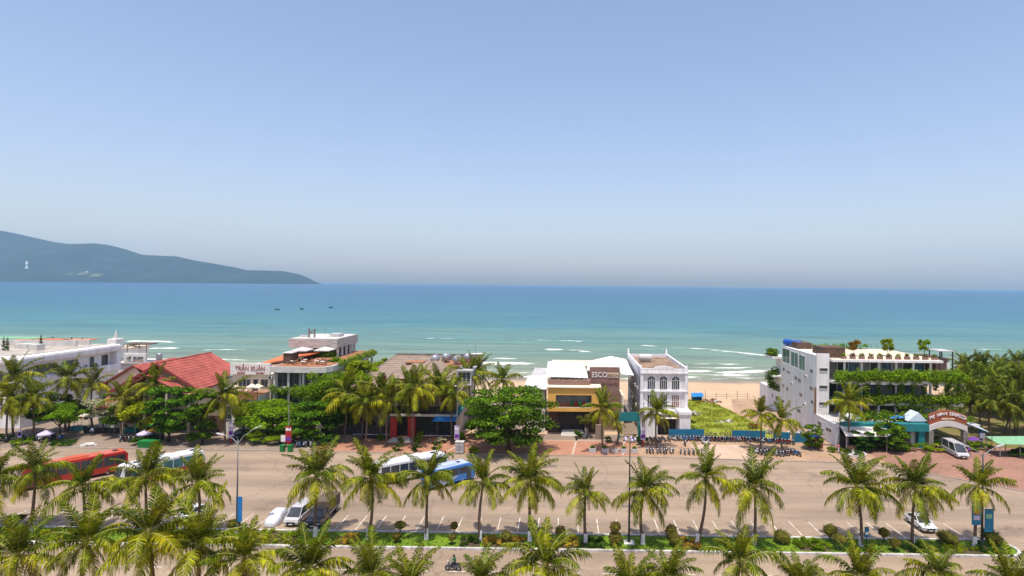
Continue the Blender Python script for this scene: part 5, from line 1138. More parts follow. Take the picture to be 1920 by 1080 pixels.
def bed(label, x0, x1, y0, y1, mt, seed, h=.35, n=900, size=.12, cat='flower bed', name='flower_bed'):
    rr = random.Random(seed); cx, cy = (x0 + x1) / 2, (y0 + y1) / 2
    t = thing(name, label, cat, (cx, cy, V), 0, 'planted beds on the verge')
    MB().box(x0 - cx, x1 - cx, y0 - cy, y1 - cy, -.05, .03).build('soil', M['soil'], t, local=True)
    bl = [(rr.uniform(x0, x1) - cx, rr.uniform(y0, y1) - cy, h * rr.uniform(.3, .7), .35, .3, h * rr.uniform(.5, .9)) for _ in range(int((x1 - x0) * (y1 - y0) * 2.2) + 4)]
    o = obj('plants', leaves_mesh('plants', bl, n, size, M[mt], seed, .3), t); o['kind'] = 'stuff'; return t
bed('orange and yellow flower bed round the ball shrub, left of the tenth verge palm', -9.2, -4.6, 67.6, 70.0, 'flower', 1, .4, 1500)
bed('orange flower bed right of the tenth verge palm', -1.6, 1.8, 67.6, 70.2, 'flower', 2, .4, 1100)
bed('small orange flower bed by the seventh verge palm', -26.9, -24.2, 67.7, 69.8, 'flower', 3, .4, 800)
bed('yellow green planting in front of the covered car', -37.6, -31.4, 67.7, 70.9, 'leafy', 4, .45, 2200)
bed('orange flower bed by the leaning verge palm', 13.9, 16.2, 67.6, 70.2, 'flower', 5, .4, 700)
bed('bright green leafy planting right of the low wide dome shrub', 27.4, 31, 67.8, 70.4, 'leafl', 6, .5, 1700, .13)
bed('dark green planting at the foot of the sixteenth verge palm', 39.6, 43.6, 67.6, 69.6, 'leafd', 7, .5, 1300)
bed('mixed planting in front of the large tilted oval shrub', 44, 48.2, 67.6, 69.4, 'leafy', 8, .4, 1100)
bed('dark planting at the rounded right end of the verge', 48.4, 51.4, 67.8, 70, 'leafd', 9, .4, 1100)
bed('dark green planting by the eleventh verge palm', 2.2, 4.6, 67.6, 69.8, 'leafd', 10, .5, 800)
bed('dark green planting by the ninth verge palm', -12, -9.6, 67.6, 69.6, 'leafd', 11, .45, 700)
bed('yellow planting at the left end of the verge', -62, -56, 67.7, 70, 'leafy', 12, .4, 1500)
# loose tufts all over the lawn
rr = random.Random(3); m = MB()
for _ in range(9000):
    x, y = rr.uniform(-72, 51.5), rr.uniform(67.5, 70.9); s = rr.uniform(.04, .11); an = rr.uniform(0, 6.3); dx, dy = math.cos(an) * s, math.sin(an) * s
    m.add([(x - dx, y - dy, V), (x + dx, y + dy, V), (x + rr.uniform(-.06, .06), y + rr.uniform(-.06, .06), V + rr.uniform(.06, .15))], [(0, 1, 2)])
o = m.build('lawn_tufts', leaf('lawn_blades', (.07, .12, .01), (.2, .24, .018), None, .3)); kind(o, 'stuff'); o['label'] = 'short grass blades on the verge lawn'; o['category'] = 'grass'

# ------------------------------------------------------------------ street furniture
def lamp(label, base, h, arms, group, mt='pole', banner=None, r=.09, boom=1.9, rz=0, name='street_lamp'):
    t = thing(name, label, 'street lamp', base, rz, group)
    MB().lathe([(.32, 0), (.32, .08), (.2, .12), (.17, .9), (r * 1.5, 1.0)], n=10).build('pole_base', M[mt], t, local=True)
    MB().tube([(0, 0, .9), (0, 0, h * .6), (0, 0, h)], [r * 1.3, r, r * .6], 8).build('pole', M[mt], t, smooth=True, local=True)
    for (dx, dy, up) in arms:
        e_ = Vector((dx, dy, up)); MB().tube([(0, 0, h - .5), (dx * .35, dy * .35, h - .1 + up * .4), (dx, dy, h + up)], [.05, .045, .04], 6).build('arm', M['steel'], t, local=True)
        d = Vector((dx, dy, up * .6)).normalized(); c = Vector((dx, dy, h + up)) + d * .4
        MB().obox(c, (.95, .3, .12), (0, -math.asin(d.z), math.atan2(d.y, d.x))).build('lamp_head', M['roofgrey'], t, bevel=.03, local=True)
    if banner:
        for k, (x0, x1, z0, z1, mt_) in enumerate(banner):
            f = MB().box(x0, x1, -.05, .0, z0, z1).build('banner', M[mt_], t, local=True)
            MB().tube([(0, .02, z1 - .05), (x1 if abs(x1) > abs(x0) else x0, .02, z1 - .05)], .025, 5).build('bracket', M['steel'], f, local=True)
    return t
lamp('grey double arm street lamp with blue banner on the verge, left', (-39.4, 70.6, V), 11.2, [(1.9, .2, 1.3), (-1.9, .2, .5)], 'lamps on the verge', 'pole', [(-.12, .62, 1.3, 4.3, 'bluetarp')])
t = lamp('tall slim lamp with a cluster head on the verge beside the double ball shrub', (7.8, 69.2, V), 12.0, [], 'lamps on the verge', 'poled')
for k in range(5):
    an = k * 1.257; MB().tube([(0, 0, 11.7), (.55 * math.cos(an), .55 * math.sin(an), 12.1)], .03, 5).build('arm', M['poled'], t, local=True)
    MB().ell((.6 * math.cos(an), .6 * math.sin(an), 12.2), (.17, .17, .2), 8, 6).build('lamp_globe', M['lilac'], t, smooth=True, local=True)
MB().box(-.6, .6, -.6, .6, -.1, .12).build('footing', M['offwhite'], t, bevel=.04, local=True)
t = lamp('dark green lamp post with two blue banners at the right end of the verge', (49.3, 69.4, V), 11.0, [(1.7, .1, .8), (-1.7, .1, .8)], 'lamps on the verge', 'poled', [(-1.25, -.2, 2.6, 5.2, 'bluefence'), (.25, 1.3, 1.8, 4.5, 'bluefence')], .11)
for z, x0, mt_ in ((3.9, -1.05, 'signred'), (3.2, -1.05, 'lilac'), (3.4, .4, 'palegreen')): MB().box(x0, x0 + .7, -.075, -.055, z, z + .5).build('banner_picture', M[mt_], t, local=True)
def banner_post(label, base, h, mt='lilac', w=.9, z0=1.3, z1=3.9, lamp_=True):
    t = thing('banner_lamp_post', label, 'lamp post', base, 0, 'banner posts on the far pavement')
    MB().tube([(0, 0, -.1), (0, 0, h)], [.09, .05], 8).build('pole', M['steel'], t, local=True)
    f = MB().box(-w / 2, w / 2, -.16, -.1, z0, z1).build('banner', M[mt], t, local=True); MB().box(-w / 2 + .08, w / 2 - .08, -.185, -.165, z0 + .3, z0 + 1.0).build('banner_print', M['purple'], f, local=True); MB().box(-w / 2 + .08, w / 2 - .08, -.185, -.165, z1 - .8, z1 - .3).build('banner_print', M['letter'], f, local=True)
    MB().lathe([(.16, 0), (.16, 1.1), (.1, 1.2)], n=8).build('red_sleeve', M['signred'], t, local=True)
    if lamp_:
        MB().tube([(0, 0, h - .3), (0, -1.6, h + .2)], .04, 5).build('arm', M['steel'], t, local=True); MB().box(-.14, .14, -2.2, -1.5, h + .12, h + .26).build('lamp_head', M['roofgrey'], t, local=True)
banner_post('banner lamp post beside the palm before the white arched building', (14.9, 110.6, .1), 8.4)
banner_post('banner lamp post on the brick plaza at the end of the brown roofed restaurant', (-19.9, 109.1, .1), 11.4)
banner_post('banner lamp post before the red lettered sign building', (-62.3, 109.4, .1), 10.4)
banner_post('lamp post with red poster behind the green litter bins', (-49.8, 105.8, .1), 11.4, 'signred', 1.1, 1.3, 4.2)
banner_post('banner lamp post before the long white building', (-101, 108.2, .1), 11.2, 'lilac', .7, .9, 2.2)
for k, x in enumerate((-50.4, -49.0)):
    t = thing('litter_bin', ['green litter bin, left of the pair by the red poster', 'green litter bin, right of the pair by the red poster'][k], 'bin', (x, 104.75, .1), 0, 'litter bins by the red poster')
    MB().prism([(-.36, -.36), (.36, -.36), (.36, .36), (-.36, .36)], 0, .95).build('body', M['bin'], t, bevel=.05, local=True); MB().box(-.4, .4, -.4, .4, .96, 1.08).build('lid', M['bin'], t, bevel=.03, local=True)
    for dx in (-.28, .2): MB().lathe([(.09, 0), (.09, .08)], (dx, .38, .1), 8, 'x').build('wheel', M['black'], t, local=True)
t = thing('poster_stand', 'white notice board left of the red poster post', 'sign', (-51, 106.4, .1)); MB().box(-.5, .5, -.04, .04, 1.2, 2.4).build('board', M['letter'], t, local=True); MB().box(-.05, .05, -.03, .03, 0, 1.2).build('post', M['wood'], t, local=True)
t = thing('notice_sign', 'small dark notice sign beside the fifteenth verge palm', 'sign', (35.9, 69.6, V)); MB().box(-.25, .25, -.03, .03, .9, 2.1).build('board', M['bluefence'], t, local=True); MB().box(-.18, .18, -.045, -.032, 1.2, 1.5).build('print', M['letter'], t, local=True); MB().box(-.04, .04, .0, .05, 0, .9).build('post', M['poled'], t, local=True)
t = thing('bare_post', 'slim post with bracket arm at the brick forecourt', 'post', (77.6, 107, .1)); MB().tube([(0, 0, 0), (0, 0, 3.6)], .06, 6).build('pole', M['wood'], t, local=True); MB().tube([(0, 0, 1.4), (1.2, 0, 2.2)], .03, 5).build('arm', M['wood'], t, local=True)
for k, x in enumerate((5.2, 7.5, 9.3, 10.9, 12.8)):
    t = thing('concrete_planter', 'grey concrete planter block along the plaza kerb, %s from the left' % ORD[k], 'planter', (x, 106.4, .1), 0, 'planter blocks by the plaza kerb')
    MB().prism([(-.62, -.45), (.62, -.45), (.62, .45), (-.62, .45)], 0, .8).build('block', M['roofgrey'], t, bevel=.05, local=True); MB().box(-.5, .5, -.33, .33, .8, .83).build('soil', M['soil'], t, local=True)
    if k != 2: obj('plant', leaves_mesh('plant', [(0, 0, 1, .4, .3, .25)], 120, .12, M['leafl'], k), t)
t = thing('electric_cabinet', 'grey electrical cabinet behind the white coach', 'cabinet', (-18.6, 104.9, .1)); MB().box(-.75, .75, -.5, .5, .15, 2.0).build('body', M['roofgrey'], t, bevel=.04, local=True); MB().box(-.8, .8, -.55, .55, 2.01, 2.12).build('top', M['paleconc'], t, local=True); MB().box(-.02, .02, -.53, -.5, .3, 1.9).build('door_gap', M['plastic'], t, local=True)
for k in range(4): MB().box(-.6, .6, -.525, -.5, .6 + .25 * k, .66 + .25 * k).build('louvre', M['frame'], t, local=True)
# blue sheet fence before the vacant lot
SEG = [(20.9, 24.4, 117.0), (24.45, 27.9, 117.1), (33.4, 36.6, 116.6), (36.65, 39.8, 116.4), (41.2, 44.4, 115.6), (44.6, 47.6, 114.9)]
for k, (x0, x1, y) in enumerate(SEG):
    t = thing('sheet_fence', 'blue metal fence sheet behind the motorbikes, %s from the left' % ORD[k], 'fence', ((x0 + x1) / 2, y, .1), 0, 'blue sheet fence of the vacant lot'); L_ = (x1 - x0) / 2
    m = MB(); nseg = 16
    pts = [(-L_ + 2 * L_ * i / nseg, .03 if i % 2 else -.03) for i in range(nseg + 1)]
    for (ax, ay), (bx_, by) in zip(pts, pts[1:]): m.quad((ax, ay, .05), (bx_, by, .05), (bx_, by, 1.8), (ax, ay, 1.8))
    m.build('sheet', M['bluefence'], t, local=True)
    for x in (-L_, 0, L_): MB().box(x - .04, x + .04, .05, .13, 0, 1.95 if x else 2.3).build('post', M['frame'], t, local=True)
t = thing('fence_rail', 'low wire fence between the blue sheets', 'fence', (30.6, 117, .1))
for k in range(6): MB().box(-2.5 + k, -2.44 + k, -.03, .03, 0, 1.2).build('post', M['wood'], t, local=True)
for z in (.4, .8, 1.15): MB().tube([(-2.6, 0, z), (2.7, 0, z)], .02, 4).build('wire', M['frame'], t, local=True)
t = thing('beach_fence', 'thin post fence between the vacant lot and the beach', 'fence', (38, 159, -.04))
for k in range(9): MB().tube([(-11.5 + 2.9 * k, .3 * math.sin(k), -.2), (-11.5 + 2.9 * k, .3 * math.sin(k), 1.7 + .5 * (k % 3 == 1))], .06, 5).build('post', M['wood'], t, local=True)
for z in (.6, 1.2): MB().tube([(-11.5 + 2.9 * k, .3 * math.sin(k), z) for k in range(9)], .025, 4).build('wire', M['wood'], t, local=True)
# things lying in the vacant lot
def rubble(label, c, r, h, n, seed, mt='rock'):
    t = thing('rubble_heap', label, 'rubble', c); rr = random.Random(seed)
    for k in range(n):
        a_, q = rr.uniform(0, 6.3), rr.random() ** .6; s = rr.uniform(.2, .5)
        MB().obox((r * q * math.cos(a_), r * .6 * q * math.sin(a_), h * (1 - q) * rr.random() + s * .25), (s * 2, s * 1.3, s * .8), (rr.uniform(-.5, .5), rr.uniform(-.5, .5), rr.uniform(0, 3))).build('chunk', M[mt if k % 4 else 'paleconc'], t, local=True)
rubble('heap of grey rubble in the grass beside the white arched building', (29.4, 138, .1), 2.6, 1.2, 26, 1)
rubble('heap of purple brown debris at the back of the vacant lot', (38.4, 154, .1), 3, 1.1, 24, 2, 'wicker')
rubble('pale rubble under the two palms at the lot entrance', (43.4, 122, .05), 2.6, .7, 20, 3)
rubble('scattered stones on the sandy track by the white wall', (48.6, 121.6, .05), 2.2, .9, 18, 4)
rubble('small stones in the middle of the vacant lot', (36.5, 131, .1), 2.6, .3, 10, 5)
t = thing('tarp_shelter', 'blue tarpaulin shelter at the back of the vacant lot', 'shelter', (35.2, 155.5, .1))
MB().extr([(-1.5, -1, 1.1), (1.5, -1, 1.3), (1.5, 1, 1.9), (-1.5, 1, 1.8)], (0, 0, -.06)).build('tarp', M['bluetarp'], t, local=True); MB().box(-1.3, 1.3, .2, .9, 0, 1.2).build('crates', M['bluefence'], t, local=True)
for x_ in (-1.4, 1.4): MB().tube([(x_, -.9, 0), (x_, -.9, 1.15)], .04, 5).build('pole', M['wood'], t, local=True); MB().tube([(x_, .9, 0), (x_, .9, 1.75)], .04, 5).build('pole', M['wood'], t, local=True)
rr = random.Random(11); m = MB()
for _ in range(9000):
    u, v = rr.random(), rr.random(); x = 26 + u * (16.6 - 5 * v * v); y = 118 + v * 38
    if noise.noise((x * .3, y * .25, 8)) < -.25: continue
    s = rr.uniform(.1, .26); an = rr.uniform(0, 6.3); dx, dy = math.cos(an) * s * .6, math.sin(an) * s * .6; z = .05
    m.add([(x - dx, y - dy, z), (x + dx, y + dy, z), (x + rr.uniform(-.12, .12), y, z + s * 1.6)], [(0, 1, 2)])
o = m.build('field_grass', leaf('field_blades', (.16, .19, .012), (.32, .31, .022), (.4, .3, .06), .3)); kind(o, 'stuff'); o['label'] = 'rough yellow green grass of the vacant lot'; o['category'] = 'grass'
for i, (x, y, r, h, mt_, lb) in enumerate([(27.4, 130, 1.6, 1.0, 'leafd', 'dark bush beside the right wall of the white arched building'), (40.5, 126, 1.2, 1.1, 'leafr', 'dry reddish bush on the sandy track'), (27.2, 124, 1.0, .7, 'leafy', 'low yellow bush at the corner of the white arched building'),
        (-55.6, 109.6, 3.4, 2.2, 'leafl', 'big round light green bush before the concrete restaurant, left of two'), (-51.8, 109.8, 2.8, 2.0, 'leafl', 'big round light green bush before the concrete restaurant, right of two'),
        (-35.2, 112.4, .7, 1.3, 'leafl', 'potted bush left of the red pillars'), (-30.9, 111, .7, 1.3, 'leafl', 'potted bush right of the restaurant steps'), (-27.6, 111.6, 1.1, 1.9, 'leafy', 'light green bush by the veranda railing'), (-23.4, 111.4, 1.2, 1.0, 'petalw', 'white flowering low bush by the veranda'),
        (-20.2, 111.8, 1.3, 2.2, 'leaf', 'dark bush under the blue awning'), (-30, 105.7, .9, 1.2, 'leafd', 'dark kerbside bush, left of three before the brown roofed restaurant'), (-26.6, 105.7, .9, 1.6, 'leafd', 'dark kerbside bush, middle of three before the brown roofed restaurant'), (-23, 105.7, .9, 1.5, 'leafd', 'dark kerbside bush, right of three before the brown roofed restaurant'),
        (-16, 105.6, 1.2, .9, 'leafl', 'low bush right of the electrical cabinet'), (2.9, 116.2, .9, 1.6, 'leaf', 'potted palm bush at the foot of the ochre building steps'), (8.6, 113.6, .9, 1.0, 'leafd', 'low bush under the small drooping palm'), (14.6, 113, 1.6, 1.9, 'leafd', 'dark bush behind the banner post by the white arched building'),
        (64.4, 110.4, 1.6, 1.4, 'leafl', 'light green bush left of the entrance arch, leftmost'), (67, 110.2, 1.8, 1.4, 'leafl', 'light green bush left of the entrance arch, middle'), (69.4, 110, 1.3, 1.2, 'leafy', 'yellow green bush at the left pillar of the entrance arch'), (74, 112.4, 1.0, 1.7, 'leafr', 'orange leaved bush under the entrance arch'),
        (71.4, 113, 1.3, 2.0, 'leafd', 'dark round bush inside the entrance arch'), (77, 111, 1.5, 2.0, 'leafl', 'green bush right of the entrance arch'), (79.6, 110.6, 1.2, 1.3, 'leaf', 'low bush under the pale blue canopy'), (84, 107.5, 2.6, 1.2, 'leafd', 'hedge under the green canopy at the right edge'),
        (65, 115.6, 1.6, 2.4, 'leafr', 'reddish bush under the teal beam'), (-106, 109, 2.2, 1.3, 'leafd', 'dark hedge at the left edge beyond the road'), (-99.4, 107.2, 2.0, 1.0, 'leaf', 'low hedge before the long white building'), (-92.6, 107, 2.4, .9, 'leafd', 'low dark hedge before the street market'),
        (-77.8, 108.2, 2.4, 1.2, 'leafd', 'dark bush before the market stalls'), (-61, 113, 1.6, 1.6, 'leafy', 'olive bush beside the red lettered building'), (-44.4, 109, 2.2, 1.6, 'leafd', 'dark bush at the left corner of the brick plaza'), (-86.6, 118, 2, 2.6, 'leafr', 'pink flowering bush at the foot of the red roofed house'), (52.6, 107.2, 1.9, 1.0, 'leafd', 'dark round hedge in a kerb ring before the cream awning'), (49.6, 108.6, .9, .9, 'leafl', 'small bush by the red brown booth')]):
    shrub('bush', lb, (x, y, .08), r, h, M[mt_], 800 + i, int(260 * r * (1 + h)), .17, None, 'bush', 8)
t = thing('kerb_planter', 'round grey planter ring with the dark hedge before the cream awning', 'planter', (52.6, 107.2, .1)); MB().lathe([(2.2, 0), (2.2, .4), (2.0, .4), (2.0, .1)], n=20).build('ring', M['paleconc'], t, local=True)
t = thing('drinks_booth', 'red brown booth with blue top at the lot entrance', 'booth', (47.6, 111.6, .1)); MB().box(-1.2, 1.2, -.8, .8, 0, 2.1).build('wall', M['trim'], t, local=True); MB().box(-1.4, .6, -1, .9, 2.11, 2.35).build('roof', M['bluetank'], t, local=True); MB().box(-1, -.6, -.95, -.82, 0, 1.3).build('cooler', M['bluetank'], t, local=True)
# street market at the left
for i, (x, y, w, d, h, mt_, lb) in enumerate([(-80.6, 112.6, 3.2, 2.2, 2.9, 'greencloth', 'bright green market canopy on poles'), (-91.6, 115.6, 7.5, 3.4, 3.9, 'roofcream', 'long cream market awning under the blossoming tree'), (-86.2, 116.2, 3, 2, 3.6, 'teal', 'teal market canopy beside the cream awning'), (-77.2, 110.6, 2.6, 1.8, 2.4, 'yellow', 'yellow market canopy beside the almond tree'), (-97.6, 117, 3.2, 2, 3.0, 'terracotta', 'rust red market canopy before the white building')]):
    t = thing('market_stall', lb, 'stall', (x, y, .1), 0, 'street market stalls')
    MB().extr([(-w / 2, -d / 2, h - .4), (w / 2, -d / 2, h - .4), (w / 2, d / 2, h), (-w / 2, d / 2, h)], (0, 0, -.06)).build('canopy', M[mt_], t, local=True)
    for sx in (-1, 1):
        for sy in (-1, 1): MB().tube([(sx * (w / 2 - .1), sy * (d / 2 - .1), 0), (sx * (w / 2 - .1), sy * (d / 2 - .1), h - .2 + .2 * sy)], .035, 5).build('pole', M['steel'], t, local=True)
    MB().box(-w / 2 + .3, w / 2 - .3, -.3, .5, 0, .9).build('counter', M['plastic'] if i % 2 else M['teal'], t, local=True)
for i, (x, y, mt_, lb) in enumerate([(-96.6, 108.6, 'lilac', 'lilac parasol over the left street vendor'), (-78.8, 109.6, 'lilac', 'folded lilac parasol beside the yellow canopy'), (78.2, 112.6, 'purple', 'purple parasol behind the silver minibus')]): parasol(lb, (x, y, .1), mt_, 2.1, 1.0, None, 8)
t = thing('green_skip', 'green rubbish container at the kerb before the almond trees', 'container', (-75.4, 106.2, .1)); MB().extr([(-1.6, -.7, 0), (1.6, -.7, 0), (1.75, -.8, 1.1), (-1.75, -.8, 1.1)], (0, 1.5, 0)).build('body', M['bin'], t, local=True); MB().box(-1.7, 1.7, -.8, .75, 1.11, 1.2).build('lid', M['bin'], t, local=True)
rubble('white sacks heaped at the kerb before the street market', (-87, 106.6, .1), 1.2, .5, 9, 8, 'offwhite')
t = thing('plaza_fence', 'low dark fence panel before the left corner of the brick plaza', 'fence', (-40.8, 110, .1)); MB().box(-2.8, 2.8, -.05, .05, .3, 1.6).build('panel', M['plastic'], t, local=True)
for x_ in (-2.8, 0, 2.8): MB().box(x_ - .06, x_ + .06, -.06, .06, 0, 1.75).build('post', M['wood'], t, local=True)
t = thing('stone_lantern', 'grey stone pagoda lantern beside the brick plaza', 'lantern', (-46.2, 110.4, .1)); MB().lathe([(.9, 0), (.8, .5), (.45, .6), (.45, 1.4), (1.2, 1.55), (.5, 2.0), (.4, 2.7), (.95, 2.85), (.3, 3.4), (.05, 3.9)], n=8).build('body', M['rock'], t, local=True)
t = thing('wire_screen', 'thin wire mesh barrier on the brick plaza', 'fence', (-24, 107.4, .1))
for k in range(8): MB().tube([(-1.8 + .5 * k, 0, 0), (-1.8 + .5 * k, 0, 1.2)], .02, 4).build('bar', M['wood'], t, local=True)
MB().tube([(-1.9, 0, 1.2), (1.8, 0, 1.2)], .025, 4).build('rail', M['wood'], t, local=True)
for i, (x, y, lb) in enumerate([(-24, 111.2, 'red bench on the brick plaza before the veranda')]):
    t = thing('bench', lb, 'bench', (x, y, .1)); MB().box(-1.1, 1.1, -.25, .25, .4, .48).build('seat', M['terracotta'], t, local=True); MB().box(-1.1, 1.1, .26, .32, .5, .9).build('backrest', M['terracotta'], t, local=True)
    for x_ in (-.9, .8): MB().box(x_, x_ + .1, -.2, .2, 0, .4).build('leg', M['wood'], t, local=True)
t = thing('green_carport', 'pale green sheet canopy on posts at the right edge', 'canopy', (84.6, 108.4, .1))
MB().extr([(-6.4, -2.2, 2.5), (5, -2.6, 2.5), (5, 2.4, 2.9), (-6, 1.6, 2.9)], (0, 0, -.07)).build('canopy', M['palegreen'], t, local=True)
for x_ in (-6, -2.4, 1.4, 4.6): MB().box(x_ - .05, x_ + .05, -2.1, -2, 0, 2.5).build('post', M['frame'], t, local=True); MB().box(x_ - .05, x_ + .05, 1.4, 1.5, 0, 2.8).build('post', M['frame'], t, local=True)

# ------------------------------------------------------------------ vehicles
def paint(name, c, rough=.28, c2=None):
    m = mat(name, c, rough, .05, .6, c2=c2, spec=.5); m.node_tree.nodes['Principled BSDF'].inputs['Coat Weight'].default_value = .4; return m
P_ = dict(white=paint('white_car_paint', (.78, .78, .79)), silver=paint('silver_car_paint', (.52, .5, .5)), red=paint('red_bus_paint', (.4, .016, .012)), orange=paint('orange_red_roof_paint', (.62, .12, .05)), blue=paint('blue_bus_paint', (.04, .2, .55)), sky=paint('pale_blue_roof_paint', (.5, .58, .75)),
          maroon=paint('maroon_paint', (.24, .03, .028)), dark=paint('dark_car_paint', (.025, .027, .035)), brown=mat('brown_canvas', (.14, .1, .09), .8, .15, 1), chrome=mat('chrome', (.6, .6, .6), .2, .02, 1, metal=.9), lampc=mat('clear_lamp', (.7, .72, .74), .15, .02), taill=mat('red_lamp', (.35, .01, .01), .25))
TYRE = {}; RIM = {}
def wheel(parent, x, y, r, w):
    k = (r, w)
    if k not in TYRE:
        TYRE[k] = MB().lathe([(r * .55, -w / 2), (r * .94, -w / 2), (r, -w * .3), (r, w * .3), (r * .94, w / 2), (r * .55, w / 2)], (0, 0, 0), 18, 'y').mesh('tyre', M['black'], True)
        RIM[k] = MB().lathe([(.05, -w * .52), (r * .5, -w * .52), (r * .62, -w * .46), (r * .62, w * .46), (r * .5, w * .52), (.05, w * .52)], (0, 0, 0), 12, 'y').mesh('rim', M['steel'])
    o = obj('wheel', None, parent, (x, y, r)); obj('tyre', TYRE[k], o); obj('rim', RIM[k], o)
def coach(label, loc, rz, L, W_, H_, body, roof, lower=None, glassk='glassd', stripe=None, group='coaches parked along the far side of the road'):
    t = thing('coach', label, 'bus', loc, rz, group); h = L / 2; w = W_ / 2
    prof = [(-h, .42), (h - .1, .42), (h, .7), (h - .05, 1.5), (h - .55, H_ - .35), (h - 1.0, H_ - .12), (-h + .3, H_ - .12), (-h, H_ - .5)]
    MB().extr([(x, -w, z) for x, z in prof], (0, W_, 0)).build('body', body, t, bevel=.09, local=True)
    MB().box(-h + .35, h - 1.1, -w + .1, w - .1, H_ - .14, H_).build('roof', roof, t, bevel=.06, local=True)
    MB().box(-1.6, 1.2, -.75, .75, H_, H_ + .2).build('air_conditioner', roof, t, bevel=.05, local=True)
    for x_ in (-h + 1.4, h - 2.6): MB().box(x_ - .35, x_ + .35, -.35, .35, H_, H_ + .08).build('roof_hatch', M['plastic'], t, local=True)
    if lower is not None:
        for s in (-1, 1): MB().box(-h + .06, h - .2, s * w - .012, s * w + .012, .48, 1.42).build('lower_panel', lower, t, local=True)
    if stripe is not None:
        for s in (-1, 1): MB().extr([(-h + .6, s * (w + .014), .55), (-h + 3.6, s * (w + .014), .55), (-h + 5.2, s * (w + .014), 1.3), (-h + 2, s * (w + .014), 1.3)], (0, .004 * s, 0)).build('stripe', stripe, t, local=True)
    n = int((L - 1.8) / 1.35); x0 = -h + .35; dx = (L - 1.7) / n
    for s in (-1, 1):
        for k in range(n): MB().box(x0 + k * dx + .05, x0 + (k + 1) * dx - .05, s * w - .015, s * w + .02, 1.45, H_ - .5).build('side_window', M[glassk], t, local=True)
        MB().box(h - 1.6, h - .75, s * w - .015, s * w + .022, .55, H_ - .75).build('door', M['glassd'], t, local=True)
        MB().tube([(h - .5, s * w * .9, H_ - .4), (h + .35, s * (w + .1), H_ - .55)], .035, 5).build('mirror_arm', M['plastic'], t, local=True)
        MB().box(h + .25, h + .4, s * (w + .1) - .12, s * (w + .1) + .12, H_ - 1.05, H_ - .55).build('mirror', M['plastic'], t, bevel=.03, local=True)
        MB().box(h - .02, h + .03, s * w * .72 - .2, s * w * .72 + .2, .68, .92).build('headlight', P_['lampc'], t, local=True)
        MB().box(-h - .03, -h + .02, s * w * .8 - .12, s * w * .8 + .12, .7, 1.2).build('tail_light', P_['taill'], t, local=True)
        for x_ in (h - 2.3, -h + 2.6): wheel(t, x_, s * (w - .16), .5, .3)
    a0, a1 = (h - .02, 1.45), (h - .53, H_ - .4)
    MB().extr([(a0[0] + .02, -w + .15, a0[1]), (a0[0] + .02, w - .15, a0[1]), (a1[0] + .02, w - .18, a1[1]), (a1[0] + .02, -w + .18, a1[1])], (.02, 0, .01)).build('windscreen', M['glassd'], t, local=True)
    MB().box(-h - .02, -h + .01, -w + .2, w - .2, 1.6, H_ - .6).build('rear_window', M['glassd'], t, local=True)
    return t
coach('long red coach with orange roof, leftmost of the parked coaches', (-74.4, 88.6, 0), R(51 + 180), 13, 2.5, 3.4, P_['red'], P_['orange'])
coach('white and maroon coach with turquoise windows, second parked coach from the left', (-62.0, 89.8, 0), R(57 + 180), 11.8, 2.45, 3.3, P_['white'], P_['white'], P_['maroon'], 'glasst')
coach('long white coach parked behind the blue minibus', (-23.6, 91.8, 0), R(38), 11.8, 2.5, 3.3, P_['white'], P_['white'], None, 'glassd', P_['dark'])
coach('blue minibus with pale roof beside the long white coach', (-17.5, 89.2, 0), R(43), 8.2, 2.3, 2.95, P_['blue'], P_['sky'], None, 'glassd', P_['sky'])

